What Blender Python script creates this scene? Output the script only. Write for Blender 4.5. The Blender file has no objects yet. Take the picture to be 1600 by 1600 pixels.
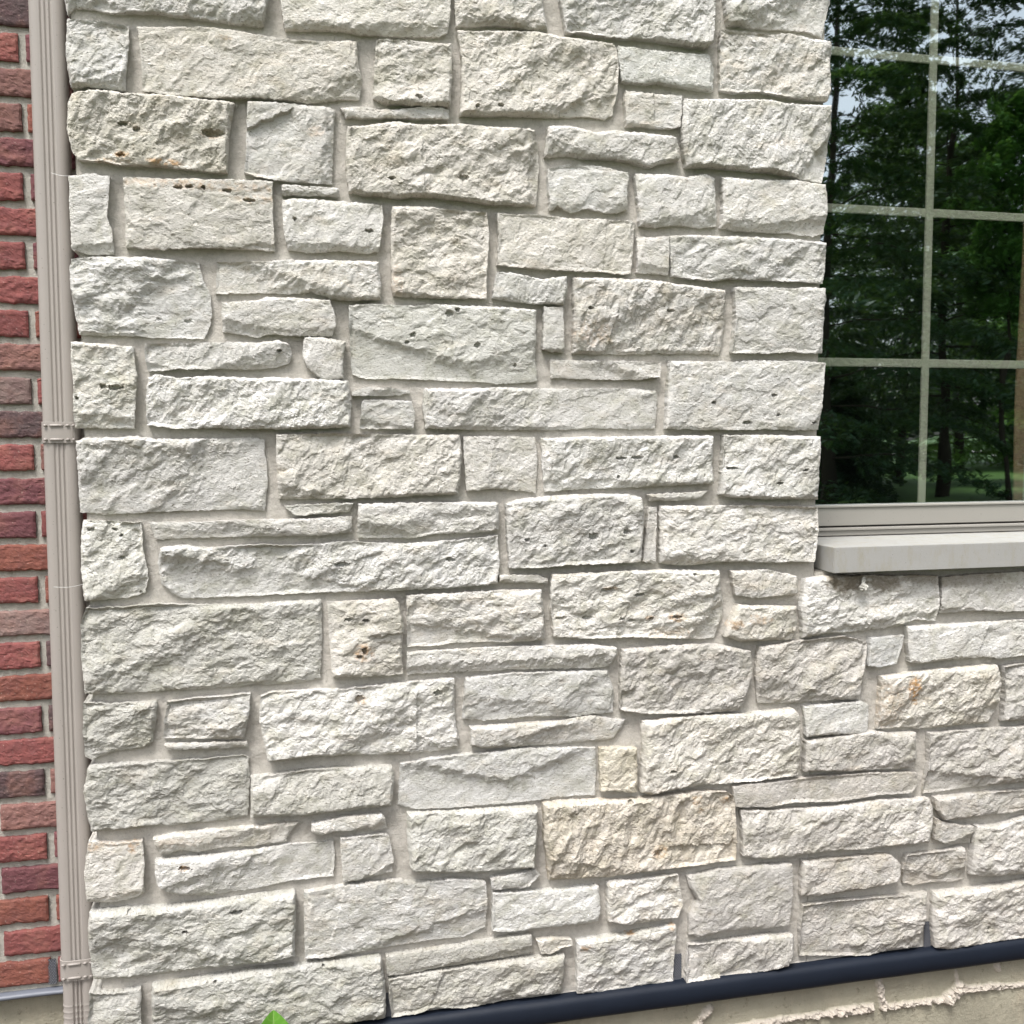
import bpy, bmesh, math, random
import numpy as np
from mathutils import Vector, Matrix

S = bpy.context.scene
C = S.collection
R = math.radians

# ------------------------------------------------------------------ camera, sky, sun, exposure
# Wall plane is y = 0 (x along the wall, z up, ground z = 0); the photographer stands at y = -2.19.
CAM_Z = 1.5
cam_d = bpy.data.cameras.new('camera')
cam = bpy.data.objects.new('camera', cam_d); C.objects.link(cam)
cam_d.sensor_width = 36; cam_d.lens = 36 * 1700 / 1600; cam_d.clip_start = 0.05; cam_d.clip_end = 400
yaw, pitch, roll = R(13.72), R(-4.36), R(-0.1)
fw = Vector((math.sin(yaw) * math.cos(pitch), math.cos(yaw) * math.cos(pitch), math.sin(pitch)))
rt = Vector((math.cos(yaw), -math.sin(yaw), 0)); up = rt.cross(fw)
r2 = rt * math.cos(roll) + up * math.sin(roll); u2 = up * math.cos(roll) - rt * math.sin(roll)
M = Matrix((r2, u2, -fw)).transposed().to_4x4(); M.translation = (0, -2.186, CAM_Z)
cam.matrix_world = M
S.camera = cam

SUN = Vector((-0.36, -0.54, 1.2)).normalized()          # towards the sun
w = bpy.data.worlds.new('World'); S.world = w; w.use_nodes = True
nt = w.node_tree; nt.nodes.clear()
sky = nt.nodes.new('ShaderNodeTexSky'); sky.sky_type = 'NISHITA'; sky.sun_disc = False
sky.sun_elevation = math.asin(SUN.z); sky.sun_rotation = math.atan2(SUN.x, SUN.y)
sky.air_density = 1.0; sky.dust_density = 4.0; sky.ozone_density = 1.0
hsv = nt.nodes.new('ShaderNodeHueSaturation'); hsv.inputs['Saturation'].default_value = 0.35   # thin high cloud
bg = nt.nodes.new('ShaderNodeBackground'); bg.inputs['Strength'].default_value = 0.11
wo = nt.nodes.new('ShaderNodeOutputWorld')
nt.links.new(sky.outputs[0], hsv.inputs['Color']); nt.links.new(hsv.outputs[0], bg.inputs[0]); nt.links.new(bg.outputs[0], wo.inputs[0])

sun_d = bpy.data.lights.new('sun', 'SUN'); sun_d.energy = 1.5; sun_d.angle = R(17); sun_d.color = (1.0, 0.98, 0.955)
sun = bpy.data.objects.new('sun', sun_d); C.objects.link(sun)
sun.rotation_euler = (-SUN).to_track_quat('-Z', 'Y').to_euler()

vs = S.view_settings
vs.view_transform = 'Standard'; vs.look = 'None'; vs.gamma = 1.0; vs.use_curve_mapping = False
vs.exposure = 1.40

# ------------------------------------------------------------------ helpers
def tag(o, label=None, cat=None, group=None, kind=None):
    if label: o['label'] = label
    if cat: o['category'] = cat
    if group: o['group'] = group
    if kind: o['kind'] = kind
    return o

def empty(name, loc=(0, 0, 0)):
    o = bpy.data.objects.new(name, None); C.objects.link(o); o.location = loc; o.empty_display_size = .1
    return o

def np_mesh(name, verts, quads, mat, smooth=False):
    me = bpy.data.meshes.new(name)
    v = np.asarray(verts, np.float32); q = np.asarray(quads, np.int32)
    k = q.shape[1]
    me.vertices.add(len(v)); me.vertices.foreach_set('co', v.ravel())
    me.loops.add(q.size); me.loops.foreach_set('vertex_index', q.ravel())
    me.polygons.add(len(q)); me.polygons.foreach_set('loop_start', np.arange(0, q.size, k, dtype=np.int32))
    me.polygons.foreach_set('loop_total', np.full(len(q), k, np.int32))
    me.polygons.foreach_set('use_smooth', np.full(len(q), smooth, bool))
    me.materials.append(mat); me.update(); me.validate()
    return me

def link(name, me, parent=None, loc=None):
    o = bpy.data.objects.new(name, me); C.objects.link(o)
    if parent: o.parent = parent
    if loc is not None: o.location = loc
    return o

def bm_obj(name, bm, mat, parent=None, smooth=False):
    me = bpy.data.meshes.new(name); bmesh.ops.recalc_face_normals(bm, faces=bm.faces)
    for f in bm.faces: f.smooth = smooth
    bm.to_mesh(me); bm.free(); me.materials.append(mat)
    return link(name, me, parent)

def box(bm, x0, x1, y0, y1, z0, z1, bev=0.0):
    t = bmesh.new()
    bmesh.ops.create_cube(t, size=1, matrix=Matrix.LocRotScale(Vector(((x0+x1)/2, (y0+y1)/2, (z0+z1)/2)), None, Vector((x1-x0, y1-y0, z1-z0))))
    if bev: bmesh.ops.bevel(t, geom=t.edges[:], offset=bev, segments=2, affect='EDGES', profile=.5)
    me = bpy.data.meshes.new('tmp'); t.to_mesh(me); t.free(); bm.from_mesh(me); bpy.data.meshes.remove(me)

def tube(bm, pts, rads, n=8):
    rings = []
    for i, p in enumerate(pts):
        p = Vector(p); d = (Vector(pts[min(i+1, len(pts)-1)]) - Vector(pts[max(i-1, 0)])).normalized()
        a = d.orthogonal().normalized(); b = d.cross(a)
        rings.append([bm.verts.new(p + (a*math.cos(k*2*math.pi/n) + b*math.sin(k*2*math.pi/n)) * rads[i]) for k in range(n)])
    for r, s in zip(rings, rings[1:]):
        for k in range(n): bm.faces.new((r[k], r[(k+1) % n], s[(k+1) % n], s[k]))
    bm.faces.new(rings[0]); bm.faces.new(rings[-1])

# gradient noise, vectorised
_rg = np.random.RandomState(7)
_perm = np.concatenate([_rg.permutation(256)] * 3)
_ang = _rg.rand(256) * 2 * np.pi
_gx, _gy = np.cos(_ang), np.sin(_ang)
def noise(x, y):
    xi = np.floor(x).astype(int); yi = np.floor(y).astype(int); fx = x - xi; fy = y - yi
    xi &= 255; yi &= 255
    u = fx*fx*fx*(fx*(fx*6-15)+10); v = fy*fy*fy*(fy*(fy*6-15)+10)
    def g(i, j, dx, dy):
        h = _perm[_perm[i] + j]
        return _gx[h]*dx + _gy[h]*dy
    a = g(xi, yi, fx, fy); b = g(xi+1, yi, fx-1, fy); c = g(xi, yi+1, fx, fy-1); d = g(xi+1, yi+1, fx-1, fy-1)
    return ((a*(1-u)+b*u)*(1-v) + (c*(1-u)+d*u)*v) * 1.5
def fbm(x, y, o=4, gain=.5):
    s = 0; a = 1
    for i in range(o):
        s = s + a*noise(x*2**i + 17.3*i, y*2**i + 9.1*i); a *= gain
    return s
def grid_quads(m, n, off=0):
    i, j = np.meshgrid(np.arange(m-1), np.arange(n-1), indexing='ij')
    a = i*n + j
    return np.stack([a, a+n, a+n+1, a+1], -1).reshape(-1, 4) + off
def resample(pts, s):
    p = np.asarray(pts, float); d = np.r_[0, np.cumsum(np.hypot(*np.diff(p, axis=0).T))]
    d /= d[-1]
    return np.stack([np.interp(s, d, p[:, 0]), np.interp(s, d, p[:, 1])], -1)

# ------------------------------------------------------------------ materials
def mat(name, base=(.5, .5, .5), rough=.8, spec=.3):
    m = bpy.data.materials.new(name); m.use_nodes = True
    b = m.node_tree.nodes['Principled BSDF']
    b.inputs['Base Color'].default_value = (*base, 1); b.inputs['Roughness'].default_value = rough
    b.inputs['Specular IOR Level'].default_value = spec
    return m, m.node_tree, b
def N(t, typ, **kw):
    n = t.nodes.new(typ)
    for k, v in kw.items():
        if k in n.inputs: n.inputs[k].default_value = v
        else: setattr(n, k, v)
    return n
def ramp(t, src, stops):
    r = t.nodes.new('ShaderNodeValToRGB'); e = r.color_ramp.elements
    while len(e) < len(stops): e.new(.5)
    for k, (p, c) in enumerate(stops):
        e[k].position = p; e[k].color = (*c, 1) if isinstance(c, tuple) else (c, c, c, 1)
    t.links.new(src, r.inputs[0]); return r.outputs[0]
def mixc(t, fac, a, b, mode='MIX'):
    m = t.nodes.new('ShaderNodeMix'); m.data_type = 'RGBA'; m.blend_type = mode
    for s, i in ((fac, 0), (a, 6), (b, 7)):
        if hasattr(s, 'is_linked') or hasattr(s, 'links'): t.links.new(s, m.inputs[i])
        elif i == 0: m.inputs[0].default_value = s
        else: m.inputs[i].default_value = (*s, 1)
    return m.outputs[2]
def noise_tex(t, vec, scale, detail=4, rough=.55, dist=0):
    n = N(t, 'ShaderNodeTexNoise', Scale=scale, Detail=detail, Roughness=rough, Distortion=dist)
    t.links.new(vec, n.inputs['Vector']); return n.outputs['Fac']
def position(t, sx=1, sy=1, sz=1, rot=0):
    g = t.nodes.new('ShaderNodeNewGeometry'); m = t.nodes.new('ShaderNodeMapping')
    m.inputs['Scale'].default_value = (sx, sy, sz); m.inputs['Rotation'].default_value = (0, rot, 0)
    t.links.new(g.outputs['Position'], m.inputs[0]); return m.outputs[0]
def bump(t, b, h, strength, dist, prev=None):
    n = N(t, 'ShaderNodeBump', Strength=strength, Distance=dist); t.links.new(h, n.inputs['Height'])
    if prev: t.links.new(prev, n.inputs['Normal'])
    t.links.new(n.outputs[0], b.inputs['Normal']); return n.outputs[0]

def limestone():
    m, t, b = mat('limestone', rough=.9, spec=.2)
    oi = t.nodes.new('ShaderNodeObjectInfo'); p = position(t)
    col = mixc(t, ramp(t, noise_tex(t, p, 9, 5, .6), [(.34, 0.), (.68, 1.)]), (.62, .604, .578), (.535, .522, .487))
    col = mixc(t, ramp(t, noise_tex(t, position(t, 1, 1, 1.3, .6), 17, 7, .68, .6), [(.46, 0.), (.68, .85)]), col, (.40, .39, .325))       # grey green weathering
    col = mixc(t, ramp(t, noise_tex(t, position(t, 1, 1, 2.2, .3), 14, 5, .6), [(.55, 0.), (.74, .45)]), col, (.53, .46, .37))  # tan seams
    rv = ramp(t, oi.outputs['Random'], [(.45, 0.), (1., 1.)])
    wm = t.nodes.new('ShaderNodeMath'); wm.operation = 'MULTIPLY'
    t.links.new(rv, wm.inputs[0]); t.links.new(ramp(t, noise_tex(t, position(t, 1, 1, 1.6, -.4), 12, 6, .68, .8), [(.44, 0.), (.68, .62)]), wm.inputs[1])
    col = mixc(t, wm.outputs[0], col, (.50, .44, .35))                                                    # ochre blush, stronger on some stones
    pale = ramp(t, noise_tex(t, p, 60, 5, .7), [(.5, 0.), (.72, .55)])
    col = mixc(t, pale, col, (.70, .68, .65))
    spk = ramp(t, noise_tex(t, position(t, 1, 1, 2.6), 170, 3, .6), [(.33, .85), (.41, 0.)])
    col = mixc(t, spk, col, (.20, .18, .14))                                                               # pores with dirt
    col = mixc(t, 1.0, col, oi.outputs['Color'], 'MULTIPLY')
    at = N(t, 'ShaderNodeAttribute', attribute_name='stain'); sp = t.nodes.new('ShaderNodeSeparateColor')
    t.links.new(at.outputs['Color'], sp.inputs[0])
    br = t.nodes.new('ShaderNodeMath'); br.operation = 'MULTIPLY'
    t.links.new(sp.outputs[0], br.inputs[0]); t.links.new(ramp(t, noise_tex(t, p, 110, 4, .6), [(.38, 0.), (.6, 1.)]), br.inputs[1])
    col = mixc(t, br.outputs[0], col, (.42, .23, .08))
    bd = t.nodes.new('ShaderNodeMath'); bd.operation = 'MULTIPLY'
    t.links.new(sp.outputs[1], bd.inputs[0]); t.links.new(ramp(t, noise_tex(t, p, 45, 5, .7), [(.25, .3), (.5, 1.)]), bd.inputs[1])
    col = mixc(t, bd.outputs[0], col, (.12, .095, .06))
    t.links.new(col, b.inputs['Base Color'])
    n1 = bump(t, b, noise_tex(t, position(t, 1, 1, 1.6, .5), 150, 6, .7, .4), .8, .0045)
    bump(t, b, noise_tex(t, p, 420, 4, .7), .6, .0014, n1)
    return m
def mortar_mat(name, c1, c2):
    m, t, b = mat(name, rough=.95, spec=.15); p = position(t)
    col = mixc(t, noise_tex(t, p, 25, 5, .6), c1, c2)
    col = mixc(t, ramp(t, noise_tex(t, p, 330, 2, .5), [(.32, .45), (.42, 0.)]), col, tuple(x*.55 for x in c1))
    col = mixc(t, ramp(t, noise_tex(t, p, 90, 6, .75), [(.45, 0.), (.7, .6)]), col, tuple(x*.72 for x in c2))
    t.links.new(col, b.inputs['Base Color'])
    n1 = bump(t, b, noise_tex(t, p, 150, 7, .8), 1.0, .005)
    bump(t, b, noise_tex(t, p, 900, 3, .6), .5, .0008, n1)
    return m
def brick_mat():
    m, t, b = mat('fired_clay', rough=.85, spec=.25); oi = t.nodes.new('ShaderNodeObjectInfo'); p = position(t)
    col = mixc(t, ramp(t, noise_tex(t, p, 30, 5, .65), [(.4, 0.), (.75, .55)]), oi.outputs['Color'], (.10, .045, .05))
    col = mixc(t, ramp(t, noise_tex(t, p, 18, 4, .6), [(.5, 0.), (.75, .4)]), col, (.30, .14, .10))
    col = mixc(t, ramp(t, noise_tex(t, p, 240, 3, .6), [(.62, 0.), (.74, .4)]), col, (.5, .4, .33))
    t.links.new(col, b.inputs['Base Color'])
    n1 = bump(t, b, noise_tex(t, p, 160, 6, .7), .7, .0025); bump(t, b, noise_tex(t, p, 600, 3, .6), .4, .0008, n1)
    return m
def painted(name, c, rough, var=.12, dirt=None, bs=.0004, spec=.4):
    m, t, b = mat(name, c, rough, spec); p = position(t)
    col = mixc(t, noise_tex(t, p, 12, 5, .6), tuple(x*(1-var) for x in c), tuple(min(1, x*(1+var)) for x in c))
    if dirt: col = mixc(t, ramp(t, noise_tex(t, position(t, 1, 1, .35), 38, 6, .7), [(.47, 0.), (.66, .6)]), col, dirt)
    col = mixc(t, ramp(t, noise_tex(t, p, 260, 2, .5), [(.24, .7), (.29, 0.)]), col, tuple(x*.3 for x in c))
    t.links.new(col, b.inputs['Base Color']); bump(t, b, noise_tex(t, p, 320, 4, .6), .35, bs)
    return m
def leaf_mat(name, c1, c2, scale=40):
    m, t, b = mat(name, rough=.5, spec=.3); oi = position(t)
    col = mixc(t, noise_tex(t, oi, scale, 3), c1, c2); t.links.new(col, b.inputs['Base Color'])
    tr = t.nodes.new('ShaderNodeBsdfTranslucent'); t.links.new(mixc(t, .5, col, (.16, .26, .03)), tr.inputs[0])
    mx = t.nodes.new('ShaderNodeMixShader'); mx.inputs[0].default_value = .3
    t.links.new(b.outputs[0], mx.inputs[1]); t.links.new(tr.outputs[0], mx.inputs[2])
    t.links.new(mx.outputs[0], t.nodes['Material Output'].inputs[0])
    return m
def glass_mat():
    m, t, b = mat('window_glass'); t.nodes.remove(b); p = position(t)
    lw = N(t, 'ShaderNodeLayerWeight', Blend=.5)
    pw = N(t, 'ShaderNodeMath', operation='POWER'); t.links.new(lw.outputs['Facing'], pw.inputs[0]); pw.inputs[1].default_value = 5
    ma = N(t, 'ShaderNodeMath', operation='MULTIPLY_ADD'); t.links.new(pw.outputs[0], ma.inputs[0]); ma.inputs[1].default_value = .7; ma.inputs[2].default_value = .6
    gl = N(t, 'ShaderNodeBsdfGlossy', Roughness=.014); gl.inputs[0].default_value = (.88, .98, 1, 1)
    tr = t.nodes.new('ShaderNodeBsdfTransparent'); tr.inputs[0].default_value = (.93, .97, .92, 1)
    bp = N(t, 'ShaderNodeBump', Strength=.3, Distance=.002); t.links.new(noise_tex(t, p, 5, 1, .4), bp.inputs['Height']); t.links.new(bp.outputs[0], gl.inputs['Normal'])
    mx = t.nodes.new('ShaderNodeMixShader'); t.links.new(ma.outputs[0], mx.inputs[0]); t.links.new(tr.outputs[0], mx.inputs[1]); t.links.new(gl.outputs[0], mx.inputs[2])
    t.links.new(mx.outputs[0], t.nodes['Material Output'].inputs[0])
    return m

def concrete_mat():
    m, t, b = mat('foundation_concrete', rough=.95, spec=.15); p = position(t)
    col = mixc(t, ramp(t, noise_tex(t, p, 7, 6, .65), [(.35, 0.), (.7, 1.)]), (.37, .345, .265), (.275, .255, .195))
    col = mixc(t, ramp(t, noise_tex(t, position(t, 1, 1, .4), 26, 6, .7), [(.5, 0.), (.72, .6)]), col, (.42, .37, .28))
    col = mixc(t, ramp(t, noise_tex(t, p, 60, 5, .7), [(.60, 0.), (.68, .7)]), col, (.17, .15, .105))
    at = N(t, 'ShaderNodeAttribute', attribute_name='stain'); sp = t.nodes.new('ShaderNodeSeparateColor'); t.links.new(at.outputs['Color'], sp.inputs[0])
    col = mixc(t, sp.outputs[0], col, (.47, .42, .36)); t.links.new(col, b.inputs['Base Color'])       # squeezed-out mortar
    n1 = bump(t, b, noise_tex(t, p, 120, 7, .75), .9, .004); bump(t, b, noise_tex(t, p, 500, 4, .7), .6, .0012, n1)
    return m
M_STONE = limestone()
M_MORTAR = mortar_mat('stone_mortar', (.59, .555, .505), (.49, .46, .41))
M_BMORTAR = mortar_mat('brick_mortar', (.52, .495, .44), (.43, .41, .36))
M_BRICK = brick_mat()
M_PIPE = painted('taupe_paint', (.295, .268, .245), .42, .05)
M_FRAME = painted('window_cladding', (.275, .262, .235), .45, .04)
M_GRILLE, _t, _b = mat('grille_bar', (.80, .78, .68), .5, .3)
M_CURT = painted('curtain_cloth', (.55, .39, .28), .9, .06)
M_GASKET = painted('rubber_gasket', (.02, .02, .02), .6, .1)
M_SILL = painted('cast_stone', (.305, .30, .285), .85, .08, (.27, .25, .19), .0012, .2)
M_FLASH = painted('navy_flashing', (.0065, .010, .018), .55, .25, None, .0008, .25)
M_CONC = concrete_mat()
M_WEEP = painted('weep_plastic', (.075, .078, .09), .5, .1)
M_GLASS = glass_mat()
M_ROOM, _t, _b = mat('dark_room', (.015, .017, .016), .9, .1)
M_BARK = mortar_mat('bark', (.07, .055, .04), (.04, .033, .026))
M_LEAF = leaf_mat('conifer_leaf', (.020, .052, .027), (.036, .08, .032), 1.2)
M_LEAF2 = leaf_mat('broad_leaf', (.07, .16, .03), (.11, .22, .04), 1.5)
M_LEAF3 = leaf_mat('young_leaf', (.08, .20, .045), (.13, .27, .06), 2)
M_HOSTA = leaf_mat('plant_leaf', (.10, .29, .03), (.15, .36, .05), 90)
_t = M_HOSTA.node_tree; _b = _t.nodes['Principled BSDF']                 # side veins, angled up from the midrib
_g = _t.nodes.new('ShaderNodeAttribute'); _g.attribute_name = 'vein'; _src = _b.inputs['Base Color'].links[0].from_socket
_t.links.new(mixc(_t, _g.outputs['Fac'], _src, (.30, .50, .14)), _b.inputs['Base Color'])
M_GRASS = leaf_mat('lawn_grass', (.07, .14, .03), (.10, .19, .045), 3)
M_PATH = mortar_mat('pale_paving', (.5, .48, .44), (.42, .40, .37))
M_MULCH = mortar_mat('bark_mulch', (.11, .075, .05), (.07, .05, .035))
M_WEB, _t, _b = mat('spider_silk', (.8, .8, .78), .6, .3)
M_NEST = painted('nest_fibre', (.45, .44, .40), .9, .2)

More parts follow.
